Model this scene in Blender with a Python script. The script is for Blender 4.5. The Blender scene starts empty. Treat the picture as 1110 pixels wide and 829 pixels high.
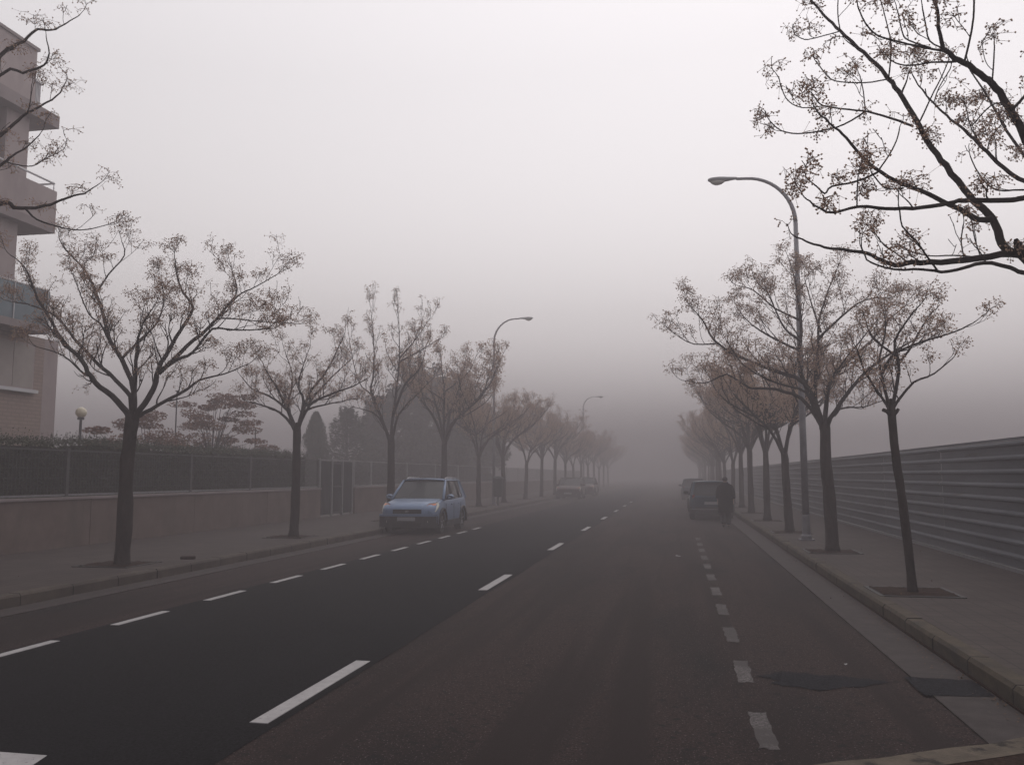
import bpy, bmesh, math, random
from mathutils import Vector, Matrix, noise
R = math.radians
PI = math.pi
sc = bpy.context.scene
col = sc.collection
EYE = 1.65
PV = 0.16            # pavement height

# ------------------------------------------------------------------ camera geometry
FPX, PCX, PCY = 950.0, 555.0, 414.5
PITCH, YAW = R(6.0388), R(10.5548)
def ray(px, py):
    x = px - PCX; y = -(py - PCY)
    a = (x, FPX*math.cos(PITCH) - y*math.sin(PITCH), FPX*math.sin(PITCH) + y*math.cos(PITCH))
    c, s = math.cos(YAW), math.sin(YAW)
    return Vector((a[0]*c - a[1]*s, a[0]*s + a[1]*c, a[2]))
def at(px, py, Y):
    r = ray(px, py)
    return Vector((0, 0, EYE)) + r*(Y/r.y)
def atx(px, py, X):
    r = ray(px, py)
    return Vector((0, 0, EYE)) + r*(X/r.x)

cd = bpy.data.cameras.new('camera'); cam = bpy.data.objects.new('camera', cd); col.objects.link(cam)
cam.location = (0, 0, EYE); cam.rotation_euler = (R(90)+PITCH, 0, YAW)
cd.sensor_width = 36; cd.lens = FPX/1110*36; cd.clip_start = .05; cd.clip_end = 3000
sc.camera = cam

# ------------------------------------------------------------------ materials
def mat(name, colr, rough=.8, var=0, scale=8, col2=None, bump=0, bscale=60, metal=0, detail=6, spec=.5, stretch=None):
    m = bpy.data.materials.new(name); m.use_nodes = True
    nt = m.node_tree; b = nt.nodes['Principled BSDF']
    b.inputs['Roughness'].default_value = rough; b.inputs['Metallic'].default_value = metal
    b.inputs['Specular IOR Level'].default_value = spec
    c = tuple(colr) + (1,)
    b.inputs['Base Color'].default_value = c
    tc = nt.nodes.new('ShaderNodeTexCoord'); mp = nt.nodes.new('ShaderNodeMapping')
    nt.links.new(tc.outputs['Object'], mp.inputs[0])
    if stretch: mp.inputs['Scale'].default_value = stretch
    if var or col2:
        n = nt.nodes.new('ShaderNodeTexNoise'); n.inputs['Scale'].default_value = scale; n.inputs['Detail'].default_value = detail
        n.inputs['Roughness'].default_value = .65
        nt.links.new(mp.outputs[0], n.inputs['Vector'])
        r = nt.nodes.new('ShaderNodeValToRGB'); r.color_ramp.elements[0].position = .33; r.color_ramp.elements[1].position = .67
        if col2 is None:
            a = tuple(x*(1-var) for x in colr); d = tuple(x*(1+var) for x in colr)
        else: a, d = colr, col2
        r.color_ramp.elements[0].color = tuple(a)+(1,); r.color_ramp.elements[1].color = tuple(d)+(1,)
        nt.links.new(n.outputs[0], r.inputs[0]); nt.links.new(r.outputs[0], b.inputs['Base Color'])
        m['ramp'] = r.name
    if bump:
        n2 = nt.nodes.new('ShaderNodeTexNoise'); n2.inputs['Scale'].default_value = bscale; n2.inputs['Detail'].default_value = 4
        nt.links.new(mp.outputs[0], n2.inputs['Vector'])
        bp = nt.nodes.new('ShaderNodeBump'); bp.inputs['Strength'].default_value = bump; bp.inputs['Distance'].default_value = .02
        nt.links.new(n2.outputs[0], bp.inputs['Height']); nt.links.new(bp.outputs[0], b.inputs['Normal'])
    return m

def mixin(m, fac_socket, color, inp='Base Color', mode='MIX'):
    """lay a second colour over the material's base colour where fac is 1"""
    nt = m.node_tree; b = nt.nodes['Principled BSDF']
    mx = nt.nodes.new('ShaderNodeMix'); mx.data_type = 'RGBA'; mx.blend_type = mode
    nt.links.new(fac_socket, mx.inputs['Factor'])
    src = b.inputs[inp].links[0].from_socket if b.inputs[inp].links else None
    if src: nt.links.new(src, mx.inputs[6])
    else: mx.inputs[6].default_value = b.inputs[inp].default_value
    mx.inputs[7].default_value = tuple(color)+(1,)
    nt.links.new(mx.outputs[2], b.inputs[inp])

def noise_fac(m, scale, lo, hi, stretch=None, detail=5, rough=.6):
    nt = m.node_tree
    tc = nt.nodes.new('ShaderNodeTexCoord'); mp = nt.nodes.new('ShaderNodeMapping')
    if stretch: mp.inputs['Scale'].default_value = stretch
    nt.links.new(tc.outputs['Object'], mp.inputs[0])
    n = nt.nodes.new('ShaderNodeTexNoise'); n.inputs['Scale'].default_value = scale; n.inputs['Detail'].default_value = detail
    n.inputs['Roughness'].default_value = rough
    nt.links.new(mp.outputs[0], n.inputs['Vector'])
    mr = nt.nodes.new('ShaderNodeMapRange'); mr.inputs[1].default_value = lo; mr.inputs[2].default_value = hi
    nt.links.new(n.outputs[0], mr.inputs[0])
    return mr.outputs[0]

def brick_fac(m, w, h, mortar, rot=(0,0,0), offset=.5):
    """1 on the joints of a running bond"""
    nt = m.node_tree
    tc = nt.nodes.new('ShaderNodeTexCoord'); mp = nt.nodes.new('ShaderNodeMapping'); mp.inputs['Rotation'].default_value = rot
    nt.links.new(tc.outputs['Object'], mp.inputs[0])
    b = nt.nodes.new('ShaderNodeTexBrick'); b.offset = offset
    b.inputs['Scale'].default_value = 1; b.inputs['Brick Width'].default_value = w; b.inputs['Row Height'].default_value = h
    b.inputs['Mortar Size'].default_value = mortar; b.inputs['Mortar Smooth'].default_value = .3
    nt.links.new(mp.outputs[0], b.inputs['Vector'])
    return b.outputs['Fac']

M = {}
M['asphalt'] = mat('asphalt_old', (.002,.0012,.0011), .85, col2=(.060,.036,.032), scale=48, bump=.6, bscale=200, detail=3, spec=.15)
mixin(M['asphalt'], noise_fac(M['asphalt'], .7, .46, .64, (1, .25, 1)), (.010,.0072,.0072))
mixin(M['asphalt'], noise_fac(M['asphalt'], 3.0, .62, .74), (.011,.009,.0095))
mixin(M['asphalt'], noise_fac(M['asphalt'], 62, .66, .72, detail=1), (.20,.16,.155))
mixin(M['asphalt'], noise_fac(M['asphalt'], 12, .58, .66, detail=3), (.010,.0085,.009))
mixin(M['asphalt'], noise_fac(M['asphalt'], 2.2, .50, .60, (1.0,.03,1), detail=2), (.020,.0125,.0115))
M['new_asphalt'] = mat('asphalt_new', (.0005,.0005,.0008), .8, col2=(.017,.016,.018), scale=48, bump=.5, bscale=200, detail=3, spec=.06)
mixin(M['new_asphalt'], noise_fac(M['new_asphalt'], .9, .5, .75, (1,.2,1)), (.012,.0115,.013))
M['gutter'] = mat('gutter_concrete', (.036,.029,.028), .85, col2=(.06,.049,.047), scale=5, bump=.25, bscale=90, spec=.2)
mixin(M['gutter'], noise_fac(M['gutter'], 1.6, .52, .7, (1,.5,1)), (.045,.038,.036))
mixin(M['gutter'], brick_fac(M['gutter'], 4, 2.0, .012, offset=0), (.03,.027,.026))
M['kerb'] = mat('kerb_stone', (.055,.044,.037), .85, col2=(.095,.077,.063), scale=3, bump=.4, bscale=60, spec=.2)
mixin(M['kerb'], noise_fac(M['kerb'], 2.2, .5, .68, (1,.6,1)), (.055,.045,.04))
mixin(M['kerb'], noise_fac(M['kerb'], 14, .56, .7), (.06,.05,.042))
mixin(M['kerb'], brick_fac(M['kerb'], 8, 1.0, .014, offset=0), (.02,.018,.017))
M['kerb_edge'] = mat('kerb_top_worn', (.05,.039,.027), .85, col2=(.088,.069,.048), scale=6, bump=.4, bscale=60, spec=.2)
mixin(M['kerb_edge'], noise_fac(M['kerb_edge'], 5, .45, .62, (1,.4,1)), (.04,.033,.026))
mixin(M['kerb_edge'], brick_fac(M['kerb_edge'], 8, 1.0, .014, offset=0), (.02,.018,.017))
M['pavement'] = mat('pavement_tiles', (.044,.033,.030), .85, col2=(.075,.058,.052), scale=2.2, bump=.2, bscale=50, spec=.2)
mixin(M['pavement'], noise_fac(M['pavement'], .9, .5, .68), (.05,.04,.036))
mixin(M['pavement'], noise_fac(M['pavement'], 40, .6, .72, detail=2), (.05,.04,.038))
mixin(M['pavement'], brick_fac(M['pavement'], .2, .2, .009, offset=0), (.03,.024,.022))
M['paint'] = mat('road_paint', (.36,.345,.345), .7, var=.12, scale=9, spec=.2)
mixin(M['paint'], noise_fac(M['paint'], 60, .63, .72, detail=3), (.12,.11,.11))
M['worn_paint'] = mat('road_paint_worn', (.17,.15,.148), .8, var=.15, scale=10, bump=.4, bscale=180)
mixin(M['worn_paint'], noise_fac(M['worn_paint'], 38, .44, .54, detail=6, rough=.85), (.022,.016,.015))
mixin(M['worn_paint'], noise_fac(M['worn_paint'], 1.4, .36, .56, detail=3), (.032,.024,.023))
M['leaf_litter'] = mat('dead_leaf', (.05,.028,.016), .9, col2=(.13,.075,.04), scale=9)
M['pale_concrete'] = mat('worn_gutter', (.075,.060,.045), .85, col2=(.125,.10,.075), scale=9, bump=.4, bscale=50, spec=.2)
mixin(M['pale_concrete'], noise_fac(M['pale_concrete'], 6, .54, .64), (.02,.016,.013))
M['soil'] = mat('pit_soil', (.014,.007,.005), .95, spec=.1, col2=(.042,.021,.014), scale=25, bump=.9, bscale=40)
M['ground'] = mat('earth', (.04,.038,.03), .95, col2=(.07,.062,.05), scale=1.2, bump=.4, bscale=10)
M['gravel'] = mat('patch_gravel', (.002,.002,.003), .85, spec=.1, col2=(.022,.022,.028), scale=38, bump=1, bscale=70, detail=4)
M['wall'] = mat('wall_concrete', (.12,.088,.078), .85, col2=(.17,.128,.113), scale=1.6, bump=.15, bscale=120, spec=.2)
mixin(M['wall'], noise_fac(M['wall'], 1.3, .5, .75, (1,1,.35)), (.10,.08,.07))
mixin(M['wall'], noise_fac(M['wall'], 160, .6, .7, detail=2), (.12,.10,.085))
M['metal_light'] = mat('fence_galvanised', (.25,.25,.26), .5, var=.15, scale=12, metal=.6)
M['metal_dark'] = mat('fence_dark_metal', (.05,.055,.06), .5, metal=.4)
M['sheet'] = mat('corrugated_steel', (.085,.09,.105), .6, col2=(.14,.145,.165), scale=.7, metal=.45, stretch=(1,.5,3))
mixin(M['sheet'], noise_fac(M['sheet'], 3, .60, .72, (1,.3,3)), (.08,.065,.06))
nt_ = M['sheet'].node_tree; oi = nt_.nodes.new('ShaderNodeObjectInfo'); b_ = nt_.nodes['Principled BSDF']
hv = nt_.nodes.new('ShaderNodeHueSaturation'); mr_ = nt_.nodes.new('ShaderNodeMapRange'); mr_.inputs[3].default_value = .78; mr_.inputs[4].default_value = 1.2
nt_.links.new(oi.outputs['Random'], mr_.inputs[0]); nt_.links.new(mr_.outputs[0], hv.inputs['Value']); nt_.links.new(b_.inputs['Base Color'].links[0].from_socket, hv.inputs['Color']); nt_.links.new(hv.outputs[0], b_.inputs['Base Color'])
M['rail_dark'] = mat('fence_weathered_rail', (.07,.07,.072), .6, var=.2, scale=9, metal=.3)
M['pole'] = mat('lamp_pole_steel', (.20,.20,.22), .45, var=.15, scale=6, metal=.5)
M['lamp_body'] = mat('lamp_housing', (.26,.27,.28), .5, var=.1)
M['lens'] = mat('lamp_lens', (.45,.45,.42), .25)
M['bark'] = mat('bark', (.018,.014,.013), .95, spec=.1, col2=(.045,.034,.031), scale=9, bump=1, bscale=30, stretch=(1,1,.35))
M['branch'] = mat('branch_bark', (.022,.017,.017), .95, col2=(.042,.033,.032), scale=14, spec=.1)
M['berry'] = mat('chinaberry', (.34,.20,.14), .6, col2=(.50,.33,.21), scale=9)
M['stalk'] = mat('berry_stalk', (.22,.145,.12), .8)
M['hedge'] = mat('hedge_leaf', (.012,.022,.008), .6, col2=(.045,.055,.02), scale=3)
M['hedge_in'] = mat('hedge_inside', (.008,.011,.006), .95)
M['conifer'] = mat('conifer_leaf', (.011,.022,.011), .8, col2=(.028,.044,.022), scale=3)
M['evergreen'] = mat('evergreen_leaf', (.010,.014,.009), .8, col2=(.028,.035,.020), scale=2)
M['redleaf'] = mat('red_leaf', (.12,.045,.028), .7, col2=(.20,.095,.045), scale=2.5)
M['yucca'] = mat('yucca_leaf', (.03,.045,.03), .5, col2=(.06,.08,.05), scale=8)
M['stucco'] = mat('building_stucco', (.33,.27,.27), .85, col2=(.40,.335,.33), scale=1.1, bump=.1, bscale=60)
mixin(M['stucco'], noise_fac(M['stucco'], 1.2, .52, .75, (1,1,.3)), (.27,.22,.22))
M['slab'] = mat('building_slab', (.24,.20,.20), .85, var=.12, scale=1.5)
M['brickwall'] = mat('building_brick', (.28,.205,.175), .85, col2=(.34,.255,.22), scale=2)
mixin(M['brickwall'], brick_fac(M['brickwall'], .3, .1, .012, rot=(0, R(90), R(90))), (.22,.18,.165))
M['tealglass'] = mat('balcony_glass', (.10,.15,.18), .18, var=.15, scale=1)
M['winglass'] = mat('window_glass', (.03,.035,.045), .08)
M['white_metal'] = mat('white_railing', (.6,.6,.62), .5)
M['shutter'] = mat('window_shutter', (.33,.29,.27), .7, var=.08, scale=3)
M['car_blue'] = mat('paint_blue', (.16,.225,.35), .3, metal=.3, var=.03)
M['car_teal'] = mat('paint_dark_green', (.012,.045,.075), .3, metal=.3)
M['car_dark'] = mat('paint_dark_red', (.035,.014,.018), .3, metal=.3)
M['car_grey'] = mat('paint_grey', (.07,.075,.085), .3, metal=.5)
M['car_navy'] = mat('paint_navy', (.018,.026,.05), .3, metal=.3)
M['cladding'] = mat('car_plastic', (.018,.018,.021), .6, var=.1)
M['carglass'] = mat('car_glass', (.014,.018,.022), .05, spec=.3)
M['tyre'] = mat('tyre_rubber', (.012,.012,.012), .85)
M['rim'] = mat('alloy_rim', (.35,.36,.38), .35, metal=.8)
M['headlamp'] = mat('headlamp_glass', (.62,.60,.52), .12)
M['amber'] = mat('indicator_amber', (.62,.17,.05), .2)
M['taillamp'] = mat('tail_lamp_red', (.22,.015,.015), .2)
M['plate'] = mat('number_plate', (.26,.26,.28), .5)
M['chrome'] = mat('chrome_trim', (.55,.56,.58), .2, metal=.9)
M['coat'] = mat('coat_cloth', (.004,.004,.006), 1, spec=.05, col2=(.009,.009,.012), scale=14, bump=.5, bscale=30)
M['trouser'] = mat('trouser_cloth', (.013,.012,.017), .9, var=.2, scale=20)
M['skin'] = mat('skin', (.36,.22,.16), .6)
M['hair'] = mat('hair', (.015,.011,.010), .7, var=.3, scale=40)
M['shoe'] = mat('shoe_leather', (.012,.012,.012), .5)
M['bin'] = mat('bin_plastic', (.02,.03,.028), .6)
M['globe'] = mat('globe_glass', (.75,.68,.52), .25)
M['litter'] = mat('litter_paper', (.3,.29,.29), .7)
M['dirty_iron'] = mat('cast_iron', (.03,.028,.028), .6, var=.3, scale=20, metal=.5)

# ------------------------------------------------------------------ mesh helpers
class MB:
    def __init__(s): s.v = []; s.f = []
    def box(s, x0, x1, y0, y1, z0, z1):
        n = len(s.v)
        s.v += [(x0,y0,z0),(x1,y0,z0),(x1,y1,z0),(x0,y1,z0),(x0,y0,z1),(x1,y0,z1),(x1,y1,z1),(x0,y1,z1)]
        s.f += [(n,n+3,n+2,n+1),(n+4,n+5,n+6,n+7),(n,n+1,n+5,n+4),(n+1,n+2,n+6,n+5),(n+2,n+3,n+7,n+6),(n+3,n,n+4,n+7)]
        return s
    def poly(s, pts):
        n = len(s.v); s.v += [tuple(p) for p in pts]; s.f.append(tuple(range(n, n+len(pts)))); return s
    def tube(s, P, rad, n=6, cap=True):
        P = [Vector(p) for p in P]
        k0 = len(s.v); ref = None
        for i, p in enumerate(P):
            t = (P[min(i+1, len(P)-1)] - P[max(i-1, 0)])
            if t.length < 1e-9: t = Vector((0,0,1))
            t.normalize()
            if ref is None:
                ref = t.cross(Vector((.13,.97,.2)))
                if ref.length < .1: ref = t.cross(Vector((1,0,0)))
            ref = (ref - t*ref.dot(t)).normalized(); b = t.cross(ref)
            r = rad[i] if hasattr(rad, '__len__') else rad
            for j in range(n):
                a = 2*PI*j/n
                s.v.append(tuple(p + ref*(r*math.cos(a)) + b*(r*math.sin(a))))
        for i in range(len(P)-1):
            for j in range(n):
                a = k0+i*n+j; b2 = k0+i*n+(j+1) % n
                s.f.append((a, b2, b2+n, a+n))
        if cap and n > 2:
            s.f.append(tuple(k0+j for j in reversed(range(n)))); e = k0+(len(P)-1)*n
            s.f.append(tuple(e+j for j in range(n)))
        return s
    def octa(s, c, r):
        n = len(s.v); x, y, z = c
        s.v += [(x+r,y,z),(x-r,y,z),(x,y+r,z),(x,y-r,z),(x,y,z+r),(x,y,z-r)]
        s.f += [(n,n+2,n+4),(n+2,n+1,n+4),(n+1,n+3,n+4),(n+3,n,n+4),(n+2,n,n+5),(n+1,n+2,n+5),(n+3,n+1,n+5),(n,n+3,n+5)]
    def leaf(s, c, u, v):
        n = len(s.v)
        s.v += [tuple(c-u), tuple(c+v*.6), tuple(c+u), tuple(c-v*.6)]
        s.f.append((n, n+1, n+2, n+3))
    def lathe(s, prof, n=20, c=(0,0,0)):
        k = len(s.v)
        for (r, z) in prof:
            for j in range(n):
                a = 2*PI*j/n; s.v.append((c[0]+r*math.cos(a), c[1]+r*math.sin(a), c[2]+z))
        for i in range(len(prof)-1):
            for j in range(n):
                a = k+i*n+j; b = k+i*n+(j+1) % n; s.f.append((a, b, b+n, a+n))
        s.f.append(tuple(k+j for j in reversed(range(n)))); e = k+(len(prof)-1)*n; s.f.append(tuple(e+j for j in range(n)))
        return s
    def build(s, name, m, parent=None, smooth=False, bevel=0):
        me = bpy.data.meshes.new(name); me.from_pydata(s.v, [], s.f); me.update()
        me.materials.append(m)
        if smooth:
            for p in me.polygons: p.use_smooth = True
        o = bpy.data.objects.new(name, me); col.objects.link(o)
        if parent: o.parent = parent
        if bevel:
            md = o.modifiers.new('bevel', 'BEVEL'); md.width = bevel; md.segments = 2; md.limit_method = 'ANGLE'; md.angle_limit = R(40)
        return o

def tag(o, label=None, cat=None, group=None, kind=None):
    if label: o['label'] = label
    if cat: o['category'] = cat
    if group: o['group'] = group
    if kind: o['kind'] = kind
    return o
def empty(name, loc=(0,0,0), rz=0):
    o = bpy.data.objects.new(name, None); col.objects.link(o); o.location = loc; o.rotation_euler = (0,0,rz)
    o.empty_display_size = .3
    return o
def copy_tree(o, parent=None):
    kids = [c for c in col.objects if c.parent == o]
    c = o.copy(); col.objects.link(c)
    if parent: c.parent = parent
    for k in kids: copy_tree(k, c)
    return c
def struct(o): o['kind'] = 'structure'; return o
def sheet(name, m, x0, x1, y0, y1, z):
    o = MB().poly([(x0,y0,z),(x1,y0,z),(x1,y1,z),(x0,y1,z)]).build(name, m); return struct(o)

# ------------------------------------------------------------------ the setting
FAR = 380
struct(MB().box(-FAR, FAR, -FAR, FAR, -.6, -.012).build('ground', M['ground']))
sheet('road', M['asphalt'], -7.76, 1.86, -60, FAR-2, 0)
# new lane: ragged right edge
rnd = random.Random(3)
b = MB(); ys = [-60 + i*1.5 for i in range(292)]
Lft = [(-6.24+rnd.uniform(-.012,.012), y, .004) for y in ys]; Rgt = [(-2.63+rnd.uniform(-.02,.02), y, .004) for y in ys]
for i in range(len(ys)-1): b.poly([Lft[i], Rgt[i], Rgt[i+1], Lft[i+1]])
struct(b.build('road_lane', M['new_asphalt']))
# gutters: concrete strips, a step and broken asphalt edge
b = MB().box(1.86, 2.33, 5.8, FAR-2, -.05, .012)
struct(b.build('gutter', M['gutter']))
# curved gutter where the side road leaves at the near right corner
b = MB(); pin = []; pout = []
for i in range(13):
    t = i/12; x = 2.33 - 2.9*t; y = 6.28 - 1.62*t**.9
    w = .24 + .07*math.sin(i*2.3)
    pout.append((x, y-.20, .019)); pin.append((x, y + w*.25, .019))
for i in range(12): b.poly([pin[i], pin[i+1], pout[i+1], pout[i]])
struct(b.build('gutter', M['pale_concrete']))
b = MB()
for i in range(12): b.poly([(pout[i][0], pout[i][1]+.02, .015), (pout[i+1][0], pout[i+1][1]+.02, .015), (pout[i+1][0], 2, .015), (pout[i][0], 2, .015)])
struct(b.build('dirt_verge', M['soil']))
struct(MB().box(-8.2, -7.76, -60, FAR-2, -.05, .012).build('gutter', M['gutter']))
# kerbs
def kerb(x0, x1, y0, y1, roadside):
    b = MB(); e = .02 if roadside > 0 else -.02
    xs = [(x0, -.05), (x0, PV-.03), (x0+.025, PV+.002), (x1, PV+.002), (x1, -.05)] if roadside < 0 else [(x0, -.05), (x0, PV+.002), (x1-.025, PV+.002), (x1, PV-.03), (x1, -.05)]
    step = 1.0; y = y0; rr = random.Random(5)
    while y < y1:
        dz = rr.uniform(-.004, .004); dx = rr.uniform(-.005, .005)
        g = .006
        A = [(px+dx, y+g, pz+dz) for px, pz in xs]; B = [(px+dx, y+step-g, pz+dz) for px, pz in xs]
        for i in range(len(xs)-1): b.poly([A[i], A[i+1], B[i+1], B[i]])
        b.poly(A); b.poly(B[::-1])
        y += step
    return b
struct(kerb(2.33, 2.50, 6.0, 180, -1).build('kerb', M['kerb_edge']))
struct(kerb(-8.38, -8.2, -10, 180, 1).build('kerb', M['kerb']))
struct(MB().box(2.502, 5.3, 2, FAR-4, -.05, PV).build('pavement', M['pavement']))
struct(MB().box(-12.5, -8.382, -60, FAR-4, -.05, PV).build('pavement', M['pavement']))
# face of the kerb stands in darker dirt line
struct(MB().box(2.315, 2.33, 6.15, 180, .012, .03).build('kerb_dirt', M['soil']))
# markings
b = MB()
for i in range(8):
    y = 5.65+6.93*i; b.box(-2.84, -2.71, y, y+2.0, .004, .009)
struct(b.build('lane_marking', M['paint']))
b = MB()
for i in range(11):
    y = 7.0+1.945*i; b.box(-6.19, -6.085, y, y+1.0, .004, .009)
struct(b.build('parking_marking', M['paint']))
b = MB()
for i in range(11):
    y = 5.7+1.745*i; e = []
    for q in range(13): e.append((.465+rnd.uniform(-.012,.010), y+.86*q/12, .004))
    e += [(.465+.125*q/4, y+.86+rnd.uniform(-.03,.02), .004) for q in range(1,4)]
    for q in range(13): e.append((.59+rnd.uniform(-.012,.010), y+.86*(1-q/12), .004))
    e += [(.59-.125*q/4, y+rnd.uniform(-.02,.03), .004) for q in range(1,4)]
    b.poly(e)
struct(b.build('parking_marking', M['worn_paint']))
struct(MB().poly([(-6.2,4.25,.009),(-3.55,4.25,.009),(-3.68,4.78,.009),(-6.2,4.84,.009)]).build('stop_line', M['paint']))
# rough sunken patch in the right parking lane
rnd = random.Random(8); b = MB(); pts = []
for i in range(70):
    a = 2*PI*i/70; k = 1+rnd.uniform(-.08,.08)+.16*math.sin(3*a+1)+.1*math.sin(7*a); pts.append((1.10+.44*math.cos(a)*k, 7.62+.27*math.sin(a)*k, .004))
b.poly(pts); struct(b.build('road_patch', M['gravel']))
# dark asphalt fill across the right gutter
rnd = random.Random(12); pts = [(1.80, 7.22), (2.31, 7.26), (2.31, 7.80), (1.80, 7.84)]; e = []
for q in range(4):
    a, c_ = pts[q], pts[(q+1) % 4]
    for t in range(8): e.append((a[0]+(c_[0]-a[0])*t/8+rnd.uniform(-.012,.0), a[1]+(c_[1]-a[1])*t/8+rnd.uniform(-.012,.012), .0165))
struct(MB().poly(e).build('road_patch', M['gravel']))
# small litter
rnd = random.Random(4)
for i, (x, y, lab) in enumerate([(.02, 18.4, 'white paper scrap far up the right lane'), (1.42, 8.25, 'tiny pale scrap beside the dark gravelly road patch')]):
    b = MB(); pts = []
    for k in range(7):
        a = 2*PI*k/7; r_ = .06*rnd.uniform(.6,1.2) if i == 0 else .02*rnd.uniform(.4,1.3)
        pts.append((r_*math.cos(a), r_*math.sin(a), .012+rnd.uniform(0,.035)*(1 if i == 0 else .3)))
    for k in range(7): b.poly([(0,0,.02), pts[k], pts[(k+1)%7]])
    o = b.build('litter', M['litter']); o.location = (x, y, 0); tag(o, lab, 'litter')
o = MB().box(-.12,.12,-.06,.06,0,.05).build('brick', M['soil'], bevel=.008); o.location = (-8.62, 14.6, PV); o.rotation_euler.z = .25
tag(o, 'loose dark brick lying on the left kerb beside the nearest tree', 'brick')

# ------------------------------------------------------------------ trees
UP = Vector((0,0,1))
def lerp_poly(P, t):
    """point and tangent at fraction t"""
    L = [0]
    for i in range(1, len(P)): L.append(L[-1] + (P[i]-P[i-1]).length)
    d = t*L[-1]
    for i in range(1, len(P)):
        if L[i] >= d or i == len(P)-1:
            u = (d-L[i-1])/max(1e-6, L[i]-L[i-1])
            return P[i-1].lerp(P[i], u), (P[i]-P[i-1]).normalized(), L[-1]
def smooth_poly(P, sub=3):
    if len(P) < 3: return P
    out = []
    for i in range(len(P)-1):
        p0 = P[max(i-1,0)]; p1 = P[i]; p2 = P[i+1]; p3 = P[min(i+2, len(P)-1)]
        for k in range(sub):
            t = k/sub
            out.append(.5*((2*p1)+(p2-p0)*t+(2*p0-5*p1+4*p2-p3)*t*t+(-p0+3*p1-3*p2+p3)*t**3))
    out.append(P[-1]); return out

def cluster(bw, bb, p, rnd, n, size, br, stalks=True):
    for k in range(rnd.randint(3, 5)):
        a = rnd.uniform(0, 2*PI); el = rnd.uniform(-.7, .7)
        d = Vector((math.cos(a)*math.cos(el), math.sin(a)*math.cos(el), math.sin(el)))
        tip = p + d*size*rnd.uniform(.6, 1.1); mid = p.lerp(tip, .5) + UP*size*.12
        if stalks: bw.tube([p, mid, tip], [.0022, .0018, .0014], 3, False)
        m = max(2, n//4)
        for j in range(m):
            q = mid.lerp(tip, rnd.uniform(0, 1)) if stalks else p.lerp(tip, rnd.uniform(.35,1))
            e = q + Vector((rnd.gauss(0,1), rnd.gauss(0,1), rnd.gauss(-.5,1)))*size*.22
            if stalks: bw.tube([q, e], .0013, 3, False)
            bb.octa(e, br*rnd.uniform(.75, 1.15))

def twig(bm, bw, bb, p, d, ln, r, rnd, depth, cfg):
    """a shoot that leaves sideways and bends upward"""
    P = [p]; cur = d.normalized(); n = 5
    for i in range(n):
        cur = (cur + UP*cfg['up']*rnd.uniform(.5,1.3)/n*1.6 + Vector((rnd.gauss(0,1), rnd.gauss(0,1), rnd.gauss(0,1)))*.16).normalized()
        P.append(P[-1] + cur*ln/n)
    S = smooth_poly(P, 2)
    rr = [max(cfg['rmin'], r*(1-.72*i/(len(S)-1))) for i in range(len(S))]
    bm.tube(S, rr, cfg['sides'], False)
    if depth > 0:
        for k in range(cfg['kids']):
            t = rnd.uniform(.3, .95); q, tg, _ = lerp_poly(P, t)
            side = tg.cross(Vector((rnd.gauss(0,1), rnd.gauss(0,1), rnd.gauss(0,1)))).normalized()
            twig(bm, bw, bb, q, tg*.7+side*.8, ln*rnd.uniform(.4,.7), max(cfg['rmin'], r*.55), rnd, depth-1, cfg)
    if rnd.random() < cfg['cl']:
        cluster(bw, bb, P[-1] - UP*rnd.uniform(0,.05), rnd, cfg['n'], cfg['size'], cfg['br'], cfg['stalks'])
        if rnd.random() < .5: cluster(bw, bb, lerp_poly(P, rnd.uniform(.45,.8))[0], rnd, cfg['n'], cfg['size']*.9, cfg['br'], cfg['stalks'])

CFG = dict(up=.8, rmin=.0035, sides=5, kids=2, cl=.85, n=20, size=.16, br=.0115, stalks=True, gap=.34, ln=.8, start=.3)
def grow(limbs, seed, cfg, bm, bw, bb):
    """limbs: list of (points, base radius, tip radius); each grows its own shoots"""
    rnd = random.Random(seed)
    for P, r0, r1 in limbs:
        S = smooth_poly(P, 3); jt = min(.009, r0*.12)
        S = [s + Vector((rnd.gauss(0,1), rnd.gauss(0,1), rnd.gauss(0,1)))*jt for s in S[:-1]] + [S[-1]]
        S[0] = P[0]
        n = len(S)-1; rr = [r0*(1-i/n)**1.0 + r1*(i/n) for i in range(n+1)]
        bm.tube(S, rr, 8, True)
        L = lerp_poly(P, 1)[2]; d = L*cfg['start']
        while d < L*.98:
            t = d/L; q, tg, _ = lerp_poly(P, t)
            side = tg.cross(Vector((rnd.gauss(0,1), rnd.gauss(0,1), rnd.gauss(0,1)*.6)))
            if side.length > .05:
                side.normalize()
                if side.z < -.3: side.z *= .2
                r = (r0*(1-t)+r1*t)*.5
                twig(bm, bw, bb, q, tg*.75+side*.8, cfg['ln']*rnd.uniform(.5,1.15)*(1-.35*t), min(.016, max(cfg['rmin'], r)), rnd, 1, cfg)
            d += cfg['gap']*rnd.uniform(.55, 1.4)
        twig(bm, bw, bb, P[-1], (P[-1]-P[-2]), cfg['ln']*.5, r1, rnd, 1, cfg)

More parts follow.
